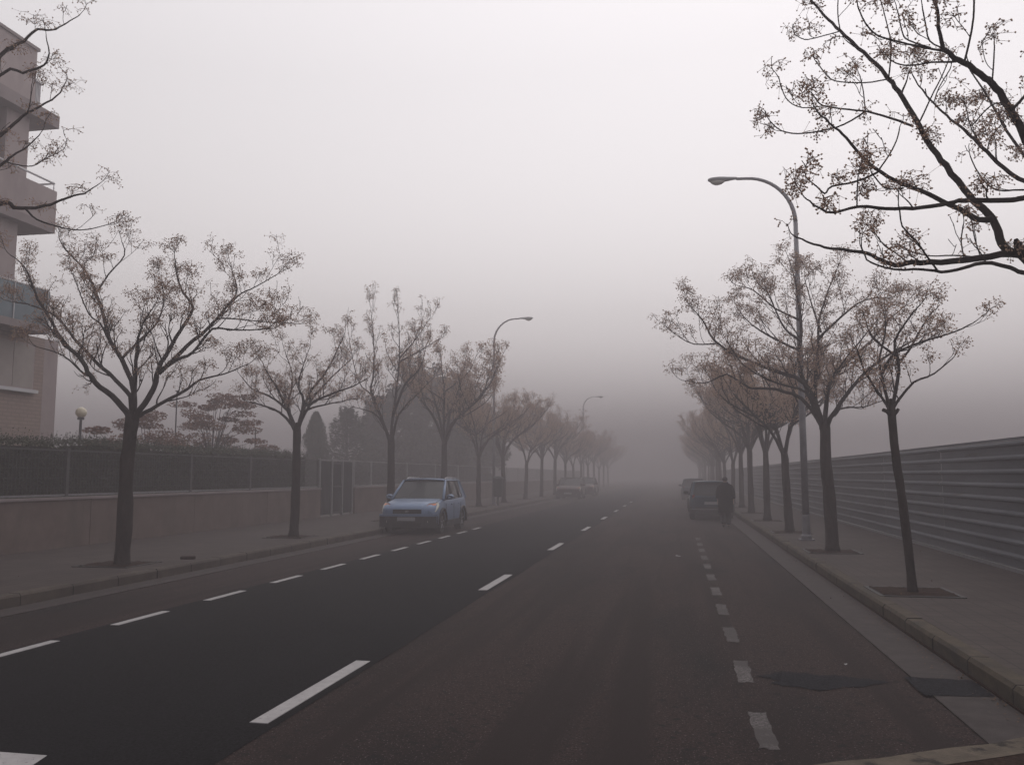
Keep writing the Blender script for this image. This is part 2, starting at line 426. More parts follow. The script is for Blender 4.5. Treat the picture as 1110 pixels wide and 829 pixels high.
def make_tree(label, trunk, trad, limbs, seed, cfg, group='chinaberry trees along the street'):
    """trunk: world points from the ground up"""
    base = Vector(trunk[0]); root = empty('chinaberry_tree', base)
    tag(root, label, 'tree', group)
    T = smooth_poly([Vector(p)-base for p in trunk], 4); n = len(T)-1
    rr = [trad*(1.3 if i == 0 else 1.08 if i == 1 else 1) * (1-.16*i/n) for i in range(n+1)]
    rr[-1] *= .93; ax = (T[-1]-T[-2]).normalized()
    T += [T[-1]+ax*trad*.5, T[-1]+ax*trad*.85]; rr += [trad*.58, trad*.2]
    top = Vector(trunk[-1]); nl_ = []
    for P, a, c in limbs:
        P = [Vector(p) for p in P]
        if (P[0]-top).length < .3:
            side = (P[1]-P[0]); side.z = 0
            side = side.normalized()*trad*.35 if side.length > 1e-4 else side
            P = [top-UP*.42+side*.3, top-UP*.12+side*.9] + P[1:]
        nl_.append((P, a, c))
    limbs = nl_
    rnd = random.Random(seed+99)
    b = MB(); b.tube(T, rr, 14)
    b.v = [tuple(Vector(v)*1 + Vector((noise.noise(Vector(v)*4), noise.noise(Vector(v)*4+Vector((9,0,0))), 0))*trad*.22) for v in b.v]
    # low flare at the foot
    b.build('trunk', M['bark'], root, smooth=True)
    bm, bw, bb = MB(), MB(), MB()
    grow([([Vector(p)-base for p in P], a, c) for P, a, c in limbs], seed, cfg, bm, bw, bb)
    bm.build('branches', M['branch'], root, smooth=True)
    if bw.v: 
        o = bb.build('berries', M['berry'], root, smooth=True); bw.build('stalks', M['stalk'], o)
    else: bb.build('berries', M['berry'], root, smooth=True)
    return root

def tl(pts, Y0, Y1):
    """limb traced as picture points, running in depth from Y0 to Y1"""
    n = len(pts)-1
    return [at(px, py, Y0+(Y1-Y0)*(i/n)) for i, (px, py) in enumerate(pts)]

# left row, nearest whole tree
Y = 13.45
limbs = []
def LB(pts, dy, r0, r1=.007, y0=None, Y=None):
    limbs.append((tl(pts, (Y if y0 is None else y0), Y+dy), r0, r1))
J = dict(Y=13.45)
LB([(142,449),(133,441),(115,424),(98,409),(90,392),(68,370),(51,341),(37,316),(27,291),(12,277)], -1.2, .075, **J)
LB([(143,449),(141,430),(125,412),(101,389),(74,358),(56,340),(30,330),(8,326)], 1.1, .065, **J)
LB([(144,449),(145,425),(132,389),(118,368),(111,338),(101,311),(90,291),(71,270),(64,257)], .9, .07, **J)
LB([(104,318),(118,297),(135,277),(132,262)], .5, .022, y0=14.0, **J)
LB([(145,449),(147,402),(149,375),(155,351),(169,328)], -.8, .06, **J)
LB([(147,449),(152,443),(166,422),(172,399),(182,382),(196,358),(209,335),(199,318),(191,297),(189,279)], -.6, .075, **J)
LB([(172,405),(203,375),(226,355),(247,331),(257,314),(250,289)], .9, .05, **J)
LB([(247,331),(262,318),(277,311),(301,297)], .6, .02, y0=14.1, **J)
LB([(174,402),(192,390),(209,382),(230,357),(257,358),(297,356)], -1.2, .042, **J)
LB([(228,352),(240,345),(280,348),(321,351)], 1.2, .022, y0=13.9, **J)
LB([(146,453),(152,450),(172,439),(203,422),(216,412),(243,405),(270,394)], .7, .06, **J)
LB([(100,408),(91,405),(68,385),(40,376)], -.8, .025, **J)
LB([(132,389),(150,370),(170,350),(178,322),(172,300)], 1.4, .03, **J)
LB([(118,368),(108,350),(96,340),(80,300)], -1.0, .025, **J)
tree_L1 = make_tree('largest dark chinaberry tree on the left pavement before the hedge', [at(132,616,13.45)-UP*.05, at(135,560,13.45), at(138,500,13.45), at(144,449,13.45)], .132, [(P,a*.82,c) for P,a,c in limbs], 11, dict(CFG, gap=.20, kids=3, n=18, ln=.70, br=.0115))
# second left
limbs = []; J = dict(Y=20.2)
LB([(321,462),(303,447),(283,439),(265,434)], -.8, .05, **J)
LB([(321,462),(312,445),(291,429),(273,421),(260,406)], .9, .05, **J)
LB([(320,460),(303,426),(291,406),(283,390)], -.7, .045, **J)
LB([(320,460),(312,440),(316,421),(316,404),(308,378)], .6, .05, **J)
LB([(322,460),(329,434),(324,421),(326,404),(336,376)], -.5, .05, **J)
LB([(323,460),(326,454),(336,426),(349,409),(362,388),(374,360)], .5, .055, **J)
LB([(325,457),(336,439),(354,429),(382,419),(400,409)], -.9, .05, **J)
LB([(333,440),(341,429),(357,411),(382,388)], .9, .03, **J)
LB([(330,445),(345,440),(365,436),(385,432)], 1.1, .03, **J)
make_tree('slim chinaberry tree standing before the left garden gate', [at(318,586,20.2), at(321,520,20.2), at(322,462,20.2)], .115, limbs, 12, dict(CFG, gap=.21, kids=3, n=15, rmin=.004, ln=.75, br=.013))
# third left, tall and upright
limbs = []; J = dict(Y=28.0)
LB([(423,476),(412,450),(402,426),(405,404),(405,371),(402,336)], -.6, .07, **J)
LB([(424,476),(425,462),(430,421),(433,383),(431,331)], .3, .08, **J)
LB([(433,388),(448,371),(466,345)], .8, .03, **J)
LB([(433,392),(452,382),(475,368)], -.9, .03, **J)
LB([(425,474),(432,450),(450,429),(470,410)], .8, .06, **J)
LB([(422,476),(415,457),(405,431),(387,410),(377,356)], .7, .06, **J)
LB([(420,470),(410,452),(395,444),(378,440)], -1.1, .04, **J)
LB([(426,450),(440,415),(455,400),(462,375)], -1.2, .05, **J)
make_tree('tall upright chinaberry tree rising behind the blue car', [at(423,566,28), at(424,520,28), at(424,474,28)], .14, limbs, 13, dict(CFG, gap=.27, kids=3, n=12, rmin=.005, ln=1.0, up=1.2, cl=.7, br=.015))
# right: thin leaning tree
limbs = []; J = dict(Y=12.15)
LB([(966,440),(957,412),(953,389),(960,360),(958,338)], .5, .026, **J)
LB([(967,440),(975,400),(970,370),(985,345),(998,330)], -.5, .03, **J)
LB([(967,438),(990,415),(1012,405),(1033,388)], .5, .024, **J)
LB([(956,405),(968,385),(992,373),(1034,360),(1055,350)], -.4, .022, **J)
LB([(966,436),(948,420),(936,400),(930,380)], -.7, .022, **J)
LB([(970,385),(945,365),(938,345)], .7, .018, **J)
LB([(972,395),(985,380),(1005,345),(1015,335)], .8, .02, **J)
r1 = make_tree('thin leaning chinaberry tree nearest the corrugated fence', [at(990,646,12.15), at(984,590,12.15), at(977,535,12.15), at(969,480,12.15), at(965,436,12.15)], .058, limbs, 14, dict(CFG, gap=.24, kids=2, n=15, size=.14, ln=.5, rmin=.003, br=.0115))
b = MB()
b.tube([at(967,452,12.15), at(962,446,12.12), at(957,444,12.1)], [.03,.028,.024], 7).tube([at(967,452,12.15), at(972,446,12.2), at(974,443,12.2)], [.028,.024,.02], 7)
b.v = [tuple(Vector(v)-r1.location) for v in b.v]; b.build('stub', M['bark'], r1, smooth=True)
# right: big round tree beside the lamp
limbs = []; J = dict(Y=18.3)
LB([(893,460),(885,441),(872,415),(840,402),(807,389),(775,370),(762,347),(749,332)], -.9, .085, **J)
LB([(778,372),(752,373),(733,363)], -1.1, .02, y0=17.5, **J)
LB([(892,458),(879,432),(866,393),(869,360),(866,331),(862,305),(855,280)], .5, .08, **J)
LB([(867,347),(840,334),(817,315),(801,310)], .9, .03, y0=18.6, **J)
LB([(896,460),(898,419),(918,393),(944,370),(963,347),(986,329)], .9, .075, **J)
LB([(900,458),(905,445),(930,412),(956,389),(985,372),(1010,360)], -.8, .075, **J)
LB([(893,459),(884,430),(887,380),(888,347),(898,315),(908,290)], -.5, .06, **J)
LB([(887,367),(911,344),(937,325),(965,323)], -1.2, .035, y0=18.0, **J)
LB([(888,448),(869,432),(840,422),(812,420),(788,406),(765,415),(739,412)], .9, .06, **J)
LB([(900,455),(911,443),(937,441),(962,432)], 1.2, .04, **J)
LB([(893,459),(874,426),(850,418),(830,410),(805,395),(785,365)], -1.3, .045, **J)
LB([(894,459),(897,430),(905,405),(930,373),(952,345)], -1.2, .05, **J)
LB([(868,370),(850,355),(838,330),(830,312)], -1.1, .035, **J)
LB([(868,380),(845,370),(815,352),(800,335)], 1.2, .04, **J)
LB([(890,360),(880,330),(872,300)], 1.0, .03, **J)
make_tree('broad round chinaberry tree right behind the tall lamp post', [at(903,602,18.3), at(899,540,18.3), at(895,495,18.3), at(894,458,18.3)], .125, [(P,a*.78,c) for P,a,c in limbs], 15, dict(CFG, gap=.19, kids=3, n=18, rmin=.004, ln=.8, br=.0125, size=.18))

# near right tree: stands just outside the frame, its limbs reach in
limbs = []; J = dict(Y=6.0)
limbs.append(([Vector((2.95,6.0,2.5)), Vector((2.75,6.0,2.75)), at(1150,305,6.0), at(1110,275,6.0)], .065, .045))
LB([(1110,275),(1095,273),(1083,258),(1075,237),(1060,222),(1045,205),(1025,180),(1010,160),(990,125),(975,100),(963,85),(950,70),(930,52),(911,34),(898,22),(885,8),(877,-5),(866,-28)], .7, .042, .006, **J)
LB([(911,34),(885,41),(872,43),(862,38)], .8, .006, .004, y0=6.55, **J)
LB([(911,34),(908,15),(909,-8)], .5, .006, .004, y0=6.55, **J)
LB([(963,86),(935,90),(905,88),(895,80),(887,70)], .2, .007, .004, y0=6.4, **J)
LB([(963,86),(966,50),(961,25),(956,5)], .7, .008, .004, y0=6.4, **J)
LB([(990,137),(965,128),(940,121),(920,119),(893,115),(885,108),(881,102)], .5, .012, .004, y0=6.3, **J)
LB([(938,121),(936,100),(932,82)], .6, .006, .004, y0=6.4, **J)
LB([(893,115),(870,117),(855,110),(848,98),(844,84)], .3, .006, .004, y0=6.45, **J)
LB([(938,121),(915,135),(890,142),(865,145),(847,142),(837,134)], .1, .009, .004, y0=6.4, **J)
LB([(994,138),(1005,115),(1012,100),(1020,85),(1028,66)], .6, .008, .004, y0=6.3, **J)
LB([(1075,237),(1060,238),(1045,230),(1030,222),(1005,210),(980,200),(955,187),(935,170),(918,150),(905,138),(890,125),(882,115)], -.5, .028, .004, **J)
LB([(951,187),(928,197),(902,202),(894,210),(886,203),(876,195)], -.9, .010, .004, y0=5.6, **J)
LB([(951,187),(964,168),(972,152),(975,140)], -.2, .007, .004, y0=5.6, **J)
LB([(979,204),(960,204),(945,188)], -.6, .007, .004, y0=5.65, **J)
LB([(1190,225),(1150,208),(1110,215),(1095,217),(1060,217),(1040,218),(1020,222),(990,226),(960,226),(930,224),(905,231),(892,228),(882,222),(872,214)], -.9, .028, .004, **J)
LB([(929,224),(929,210),(930,193)], -.7, .006, .004, y0=5.2, **J)
LB([(1110,275),(1095,275),(1060,280),(1020,284),(990,285),(970,287),(955,282),(940,275),(915,271),(895,268),(875,262),(860,255)], .3, .034, .005, **J)
LB([(1150,300),(1110,296),(1095,290),(1065,285),(1045,291),(1020,295),(1000,292),(970,292),(945,285),(935,273)], -.5, .022, .004, **J)
LB([(1016,293),(1005,278),(992,260),(978,245),(975,226)], -.8, .009, .004, y0=5.7, **J)
LB([(985,285),(972,275),(955,262),(945,246)], .7, .008, .004, y0=6.2, **J)
LB([(1062,279),(1035,277),(1005,277),(980,270)], .9, .008, .004, y0=6.05, **J)
LB([(1063,279),(1057,260),(1053,238)], .3, .006, .004, y0=6.05, **J)
LB([(1045,281),(1042,262),(1044,245)], -.3, .006, .004, y0=6.1, **J)
LB([(1250,330),(1200,260),(1150,205),(1125,170),(1110,145),(1093,115),(1080,95),(1068,85),(1050,72),(1035,63),(1025,55),(1020,45),(1017,20),(1010,-8)], -.6, .05, .008, **J)
LB([(1025,56),(1005,52),(985,48),(965,43),(950,38),(938,25),(930,8)], -.9, .010, .004, y0=5.5, **J)
LB([(1037,67),(1010,68),(990,71),(975,70),(965,65)], -.2, .009, .004, y0=5.5, **J)
LB([(1045,69),(1052,40),(1055,20),(1056,-8)], -.8, .009, .005, y0=5.5, **J)
LB([(1009,52),(985,44),(978,35),(973,12)], -.4, .007, .004, y0=5.45, **J)
LB([(1022,52),(1008,45),(1003,25),(1000,10)], -.7, .007, .004, y0=5.45, **J)
LB([(1075,92),(1077,70),(1078,50)], -.4, .007, .004, y0=5.5, **J)
LB([(1096,120),(1110,105),(1125,80),(1130,40)], -.3, .014, .005, y0=5.55, **J)
LB([(1100,130),(1085,112),(1070,118),(1055,135)], .1, .008, .004, y0=5.6, **J)
LB([(1170,225),(1130,205),(1110,196),(1095,188),(1075,170),(1060,155),(1050,145),(1035,133),(1022,122),(1010,110),(995,92),(988,78)], .8, .024, .004, **J)
LB([(1070,165),(1075,148),(1092,128)], .9, .007, .004, y0=6.4, **J)
LB([(1065,158),(1053,140),(1048,120)], .4, .006, .004, y0=6.45, **J)
LB([(1012,112),(1018,95),(1030,75)], .5, .006, .004, y0=6.7, **J)
LB([(1140,210),(1110,206),(1080,206),(1062,190),(1052,170)], .5, .010, .004, **J)
# limbs on the side away from the picture
for a, ln, z in ((-20,2.2,1.9),(40,2.3,1.6),(100,2.0,2.1),(-70,1.9,2.0)):
    d = Vector((math.cos(R(a)), math.sin(R(a)), 0)); p = Vector((2.95,6.0,2.45))
    limbs.append(([p, p+d*ln*.25+UP*z*.4, p+d*ln*.6+UP*z*.75, p+d*ln+UP*z*1.3], .05, .006))
limbs.append(([Vector((2.95,6.0,2.5)), at(1250,330,5.95)], .06, .05))
limbs.append(([Vector((2.95,6.0,2.5)), at(1200,270,6.0), at(1170,225,6.0)], .045, .03))
nearcfg = dict(CFG, gap=.50, kids=1, n=24, size=.115, br=.0075, ln=.22, rmin=.0025, start=.36, cl=.66, up=1.0, sides=5)
limbs = [(P, a*.72, c) for P, a, c in limbs]
make_tree('nearest chinaberry tree whose berried branches hang over the right pavement', [Vector((3.0,6.0,PV-.05)), Vector((3.0,6.0,1.0)), Vector((2.97,6.0,1.8)), Vector((2.95,6.0,2.52))], .12, limbs, 16, nearcfg)

# near left tree: only the tips of its limbs show
limbs = []; Yn = 8.2; J = dict(Y=Yn); base = Vector((-9.2, 7.3, 2.5))
def LN(pts, dy, r0, r1=.0045):
    P = tl(pts, Yn, Yn+dy); k = P[0]
    limbs.append(([base, base.lerp(k, .35)+UP*.15, base.lerp(k, .7)+UP*.08] + P, r0, r1))
LN([(0,62),(12,52),(25,45),(40,32),(55,34),(70,26),(86,17)], .4, .035)
LN([(0,82),(25,79),(47,71),(53,58),(50,40)], -.3, .03)
LN([(-10,155),(0,147),(15,135),(30,122),(50,112),(65,100),(72,88)], .5, .035)
limbs.append((tl([(30,122),(33,110),(34,96)], 8.4, 8.3), .007, .004))
LN([(0,180),(12,170),(30,158),(45,143)], .3, .03)
limbs.append((tl([(8,176),(20,179),(35,180),(50,172),(66,164)], 8.3, 8.0), .008, .004))
LN([(0,222),(15,225),(30,226),(55,221),(80,212),(95,208),(108,199)], .3, .04)
limbs.append((tl([(28,227),(40,238),(60,245),(80,249),(100,248),(127,240)], 8.3, 8.8), .011, .004))
for a, ln, z in ((180,2.3,2.2),(120,2.2,1.9),(240,2.4,1.7),(-60,2.1,2.2)):
    d = Vector((math.cos(R(a)), math.sin(R(a)), 0)); p = base
    limbs.append(([p, p+d*ln*.25+UP*z*.4, p+d*ln*.6+UP*z*.75, p+d*ln+UP*z*1.3], .05, .006))
make_tree('nearest left chinaberry tree, only its branch tips showing before the balconies', [Vector((-9.25,7.3,PV-.05)), Vector((-9.22,7.3,1.2)), base], .15, limbs, 17, dict(CFG, gap=.34, kids=1, n=16, size=.14, br=.009, ln=.35, rmin=.003, start=.55, cl=.8))

# procedural ones for the rest of both rows
def auto_tree(seed, H, spread, top, nl):
    rnd = random.Random(seed); L = []
    lean = Vector((rnd.uniform(-.08,.08), rnd.uniform(-.08,.08), 0))
    trunk = [Vector((0,0,-.06)), lean*.4+UP*H*.45, lean+UP*H]
    p = trunk[-1]
    a0 = rnd.uniform(0, 2*PI)
    for i in range(nl):
        a = a0 + 2*PI*i/nl + rnd.uniform(-.35,.35)
        d = Vector((math.cos(a), math.sin(a), 0)); s = spread*rnd.uniform(.65,1.1); z = (top-H)*rnd.uniform(.6,1.0)
        if i % 3 == 0: s *= .45; z = (top-H)*rnd.uniform(.9,1.05)
        w = d.cross(UP)*rnd.uniform(-.3,.3)
        P = [p - UP*rnd.uniform(0,.12), p+d*s*.22+UP*z*.28, p+d*s*.55+w+UP*z*.52, p+d*s*.85+w*.5+UP*z*.78, p+d*s+UP*z]
        L.append((P, .062, .009))
        for k in range(2):
            t = rnd.uniform(.25,.6); q, tg, _ = lerp_poly(P, t)
            a2 = a + rnd.choice((-1,1))*rnd.uniform(.5,1.1); d2 = Vector((math.cos(a2), math.sin(a2), 0)); l2 = spread*.55
            L.append(([q, q+d2*l2*.4+UP*.3, q+d2*l2*.8+UP*.7, q+d2*l2+UP*1.2], .03, .008))
    return trunk, L
far_cfg = dict(CFG, gap=.25, kids=3, n=13, rmin=.005, sides=4, br=.019, stalks=False, size=.2, ln=.9)
protos = []
for s, (H, sp, top, nl) in enumerate([(2.45, 2.5, 5.4, 7), (2.6, 2.6, 5.8, 8), (2.3, 2.4, 5.2, 6), (2.55, 2.7, 5.6, 9)]):
    tr, L = auto_tree(40+s, H, sp, top, nl)
    protos.append(make_tree('', tr, .125, L, 50+s, far_cfg))
used = [False]*4
ORD = ['', 'first', 'second', 'third', 'fourth', 'fifth', 'sixth', 'seventh', 'eighth', 'ninth', 'tenth', 'eleventh', 'twelfth', 'thirteenth', 'fourteenth', 'fifteenth', 'sixteenth', 'seventeenth']
def put(i, x, y, rz, s, label):
    o = protos[i]
    if used[i]: o = copy_tree(o)
    used[i] = True
    o.location = (x, y, PV); o.rotation_euler = (0, 0, rz); o.scale = (s, s, s)
    tag(o, label)
    return o
rnd = random.Random(21)
right_Y = [24.25, 30.4, 36.3, 42.2, 48.2, 54.3, 60.4, 66.5, 72.6, 78.7, 84.8, 91, 97, 103, 109, 115]
xr = [2.93]*20
for i, y in enumerate(right_Y):
    far = ('faint in the fog, ' if i > 4 else '')
    put([2,0,3,1][i % 4], xr[i]+rnd.uniform(-.05,.05), y, rnd.uniform(0,6.28), [.9,.93,1,.97,.95][i % 5],
        '%schinaberry tree %s beyond the tall right lamp post' % (far, ORD[i+1]))
left_Y = [34.8, 41.3, 47.7, 54.3, 61.0, 67.7, 74.4, 81.1, 87.8, 94.5, 101, 108, 115, 122]
for i, y in enumerate(left_Y):
    far = ('faint in the fog, ' if i > 4 else '')
    put([1,0,3,2][i % 4], -9.3+rnd.uniform(-.06,.06), y, rnd.uniform(0,6.28), [1.12,.97,1.0,.97,1.02][i % 5],
        '%schinaberry tree %s beyond the blue car on the left' % (far, ORD[i+2] if i else 'next'))
# soil pits
pit = tag(empty('tree_pit', (0,0,PV)), '', 'tree pit', 'square soil pits around the street trees')
rnd = random.Random(2); b = MB(); N = 10; g = [[(-.44+.88*i/N, -.44+.88*j/N, .004+rnd.uniform(0,.022)) for i in range(N+1)] for j in range(N+1)]
for j in range(N):
    for i in range(N): b.poly([g[j][i], g[j][i+1], g[j+1][i+1], g[j+1][i]])
b.build('soil', M['soil'], pit)
b = MB(); w=.5
b.box(-w,w,-w,-w+.05,0,.012).box(-w,w,w-.05,w,0,.012).box(-w,-w+.05,-w+.052,w-.052,0,.012).box(w-.05,w,-w+.052,w-.052,0,.012)
b.build('frame', M['dirty_iron'], pit)
pits = [(2.95, 12.2, 'square pit of bare soil under the thin leaning tree'), (2.97, 18.3, 'square pit of bare soil under the broad round tree by the lamp'),
        (-9.25, 13.5, 'square pit of red brown soil under the largest left tree'), (-9.25, 20.25, 'square pit of red brown soil under the tree before the gate'),
        (3.0, 6.0, 'square soil pit of the nearest right tree'), (-9.3, 28.0, 'square soil pit of the tall tree behind the blue car'), (-9.2, 7.3, 'square soil pit of the nearest left tree')]
pits += [(2.93, y, 'soil pit of the tree %s beyond the tall right lamp post' % ORD[i+1]) for i, y in enumerate(right_Y[:6])]
pits += [(-9.3, y, 'soil pit of the tree %s beyond the blue car on the left' % (ORD[i+2] if i else 'next')) for i, y in enumerate(left_Y[:5])]
for i, (x, y, lab) in enumerate(pits):
    o = pit if i == 0 else copy_tree(pit)
    o.location = (x, y, PV); o['label'] = lab

rnd = random.Random(77); b = MB()
for i in range(2600):
    if rnd.random() < .45: x = 2.31 - abs(rnd.gauss(0,.10)); y = rnd.uniform(6.3, 45); z = .016
    elif rnd.random() < .5: x = -8.17 + abs(rnd.gauss(0,.10)); y = rnd.uniform(8, 45); z = .016
    else:
        px, py_, _ = rnd.choice(pits); x = px+rnd.gauss(0,.8); y = py_+rnd.gauss(0,1.0); z = PV+.03
        if not (2.55 < x < 5.0 or -12.4 < x < -8.45): continue
    if y < 6.4: continue
    u = Vector((rnd.gauss(0,1), rnd.gauss(0,1), rnd.gauss(0,.25))).normalized()*rnd.uniform(.008,.022); b.leaf(Vector((x,y,z)), u, u.cross(UP).normalized()*.014)
o = b.build('fallen_leaves', M['leaf_litter']); o['kind'] = 'stuff'

# ------------------------------------------------------------------ street lamps
def lamp(label, x, y, H, side, group='curved street lamps'):
    root = tag(empty('street_lamp', (x, y, PV)), label, 'street lamp', group)
    H -= PV
    # base collar, pole, curved arm, head
    b = MB().box(-.16,.16,-.16,.16,0,.03); b.lathe([(.12,.03),(.12,.10),(.095,.14),(.09,.55),(.08,.6)], 16); b.build('base', M['pole'], root)
    P = [Vector((0,0,.1)), Vector((0,0,H*.3)), Vector((0,0,H*.6)), Vector((0,0,H-1.25))]
    rr = [.085,.075,.062,.052]
    b = MB().tube(P, rr, 14); b.build('pole', M['pole'], root, smooth=True)
    A = []
    for i in range(13):
        t = R(90)*i/12; A.append(Vector((side*1.12*(1-math.cos(t)), 0, H-1.26+1.16*math.sin(t))))
    A.append(Vector((side*1.35, 0, H-.095)))
    b = MB().tube(A, [.052-.018*i/13 for i in range(14)], 10); b.build('arm', M['pole'], root, smooth=True)
    S = 12; prof = [(0,.04,.04,.03),(.10,.055,.05,.045),(.25,.085,.06,.085),(.42,.115,.07,.12),(.56,.115,.065,.11),(.66,.075,.05,.07),(.70,.03,.02,.03)]
    b = MB(); k0 = 0
    for (d, w, up, dn) in prof:
        for j in range(S):
            a = 2*PI*j/S; z = math.sin(a); b.v.append((side*(1.33+d), w*math.cos(a), H-.09 + (up*z if z > 0 else dn*z*.55)))
    for i in range(len(prof)-1):
        for j in range(S):
            a = i*S+j; c = i*S+(j+1) % S; b.f.append((a, c, c+S, a+S))
    b.f.append(tuple(range(S))); b.f.append(tuple((len(prof)-1)*S+j for j in reversed(range(S))))
    hd = b.build('lamp_head', M['lamp_body'], root, smooth=True)
    b = MB(); k = 0
    for (d, w, dn) in [(.30,.05,.03),(.38,.085,.085),(.48,.095,.105),(.56,.085,.09),(.64,.04,.03)]:
        for j in range(S):
            a = 2*PI*j/S; z = math.sin(a); b.v.append((side*(1.33+d), w*math.cos(a), H-.125 + (.01*z if z > 0 else dn*z)))
    for i in range(4):
        for j in range(S):
            a = i*S+j; c = i*S+(j+1) % S; b.f.append((a, c, c+S, a+S))
    b.build('lens', M['lens'], hd, smooth=True)
    return root
lamp('tall grey street lamp with curved arm on the right pavement', 2.93, 21.4, 8.93, -1)
lamp('grey street lamp with curved arm on the left pavement beyond the blue car', -9.1, 43.8, 9.75, 1)
lamp('farthest street lamp, a faint curved arm over the foggy left trees', -9.1, 88, 9.6, 1)
lamp('faint street lamp far along the right tree row in fog', 2.93, 67, 8.9, -1)
# litter bin fixed by the left lamp
bn = tag(empty('litter_bin', (-8.78, 43.3, PV)), 'dark litter bin standing by the left street lamp', 'bin')
MB().lathe([(.17,.42),(.22,.5),(.26,1.25),(.27,1.3)], 16).build('bucket', M['bin'], bn, smooth=True)
MB().lathe([(.29,1.30),(.29,1.34),(.2,1.42),(.05,1.45)], 16).build('lid', M['bin'], bn, smooth=True)
MB().tube([(0,0,0),(0,0,.45)], .05, 10).build('post', M['bin'], bn)

# ------------------------------------------------------------------ corrugated fence on the right
FX = 5.18
fr = tag(empty('corrugated_fence', (FX, 4, PV)), 'tall grey corrugated metal hoarding along the right pavement', 'fence')
prof = []
z = .06; H = 2.03; nrib = 9; pitch = (H-.06)/nrib
for i in range(nrib):
    z0 = .06+i*pitch
    prof += [(0, z0), (0, z0+pitch*.58), (-.055, z0+pitch*.70), (-.055, z0+pitch*.84)]
prof.append((0, H))
y = 0; k = 0; rnd = random.Random(6)
while y < 150:
    w = 4.9; tl_ = rnd.uniform(-.006,.006)
    pts = [(px+tl_, pz) for px, pz in prof]
    b = MB()
    for i in range(len(pts)-1):
        (xa, za), (xb, zb) = pts[i], pts[i+1]
        b.poly([(xa,y,za),(xb,y,zb),(xb,y+w,zb),(xa,y+w,za)])
    for i in range(len(pts)-1):     # back skin gives the sheet its thickness
        (xa, za), (xb, zb) = pts[i], pts[i+1]
        b.poly([(xa+.004,y+w,za),(xb+.004,y+w,zb),(xb+.004,y,zb),(xa+.004,y,za)])
    b.build('corrugated_panel', M['sheet'], fr)
    MB().box(.03,.09,y+.02,y+.08,-.05,2.0).build('post', M['metal_dark'], fr)
    y += 4.92
MB().box(-.035,.0,0,147,2.034,2.075).build('top_rail', M['sheet'], fr)
MB().box(-.06,.0,0,147,0,.055).build('bottom_rail', M['metal_light'], fr)

# ------------------------------------------------------------------ low wall, mesh fence, hedge and gate on the left
WX = -12.5
GY0, GY1 = 29.8, 33.2
def low_wall(label, y0, y1):
    w = tag(empty('low_wall', (WX, y0, PV)), label, 'wall')
    y = y0; 
    while y < y1-.2:
        e = min(y+4.2, y1)
        MB().box(-.22, 0, y-y0+.008, e-y0-.008, -.1, 1.0-PV+.14).build('wall_panel', M['wall'], w)
        y = e
    MB().box(-.26, .035, 0, y1-y0, 1.0-PV+.142, 1.0-PV+.20).build('coping', M['slab'], w, bevel=.008)
    return w
low_wall('low pinkish concrete wall under the hedge fence, left of the gate', 4.6, GY0)
low_wall('low concrete wall behind the blue car, past the garden gate', GY1, 125)
def mesh_fence(label, y0, posts, top, rm='metal_light'):
    ZB = 1.0+.045
    f = tag(empty('mesh_fence', (WX-.1, y0, ZB)), label, 'fence', 'mesh fences on the low wall')
    h = top-ZB
    for p in posts: 
        MB().box(-.03,.03,p-y0-.045,p-y0+.045,.16,h+.02).build('post', M[rm], f)
    for a, c in zip(posts, posts[1:]):
        b = MB(); ya, yc = a-y0+.05, c-y0-.05
        MB().box(-.02,.02,ya,yc,.175,.215).build('bottom_rail', M['metal_light'], f); MB().box(-.02,.02,ya,yc,h-.045,h-.015).build('rail', M[rm], f)
        b = MB(); y = ya+.10
        while y < yc: b.box(-.004,.004,y-.004,y+.004,.215,h-.05); y += .10
        zz = .35
        while zz < h-.06: b.box(.005,.011,ya,yc,zz-.003,zz+.003); zz += .2
        b.build('wire_mesh', M['metal_dark'], f)
    return f
mesh_fence('dark wire mesh fence in front of the hedge', 4.6, [4.65, 8.6, 12.5, 16.5, 21.3, 24.6, GY0-.1], 2.2, 'rail_dark')
mesh_fence('wire mesh fence with pale rails beyond the gate', GY1, [GY1+.1]+[35.3+5*i for i in range(18)], 2.24)
gt = tag(empty('garden_gate', (WX-.1, GY0, PV)), 'tall metal garden gate with pale posts in the left wall', 'gate')
for yy in (.05, 1.2, 2.25, 3.3):
    MB().box(-.04,.04,yy-.05,yy+.05,-.05,2.1).build('post', M['metal_light'], gt)
MB().box(-.035,.035,.1,3.25,2.02,2.07).build('top_rail', M['metal_light'], gt)
MB().box(-.03,.03,1.26,2.19,.08,.14).box(-.03,.03,1.26,2.19,1.05,1.1).box(-.03,.03,1.26,2.19,1.90,1.96).build('leaf_frame', M['metal_dark'], gt)
b = MB()
for i in range(28): b.box(-.01,.01,.15+i*.115-.012,.15+i*.115+.012,.06,2.0)
b.box(-.02,-.012,.1,3.25,.06,2.0)
b.build('bars', M['metal_dark'], gt)

def leaf_blob(b, rnd, c, rad, n, size, flat=1.0, shell=.55):
    for i in range(n):
        while True:
            d = Vector((rnd.uniform(-1,1), rnd.uniform(-1,1), rnd.uniform(-1,1)))
            if shell*shell < d.length_squared <= 1: break
        p = Vector((c[0]+d.x*rad[0], c[1]+d.y*rad[1], c[2]+d.z*rad[2]))
        u = Vector((rnd.gauss(0,1), rnd.gauss(0,1), rnd.gauss(0,1)*flat)).normalized()*size*rnd.uniform(.6,1.3)
        v = u.cross(Vector((rnd.gauss(0,1), rnd.gauss(0,1), rnd.gauss(0,1)))).normalized()*size*.8
        b.leaf(p, u, v)
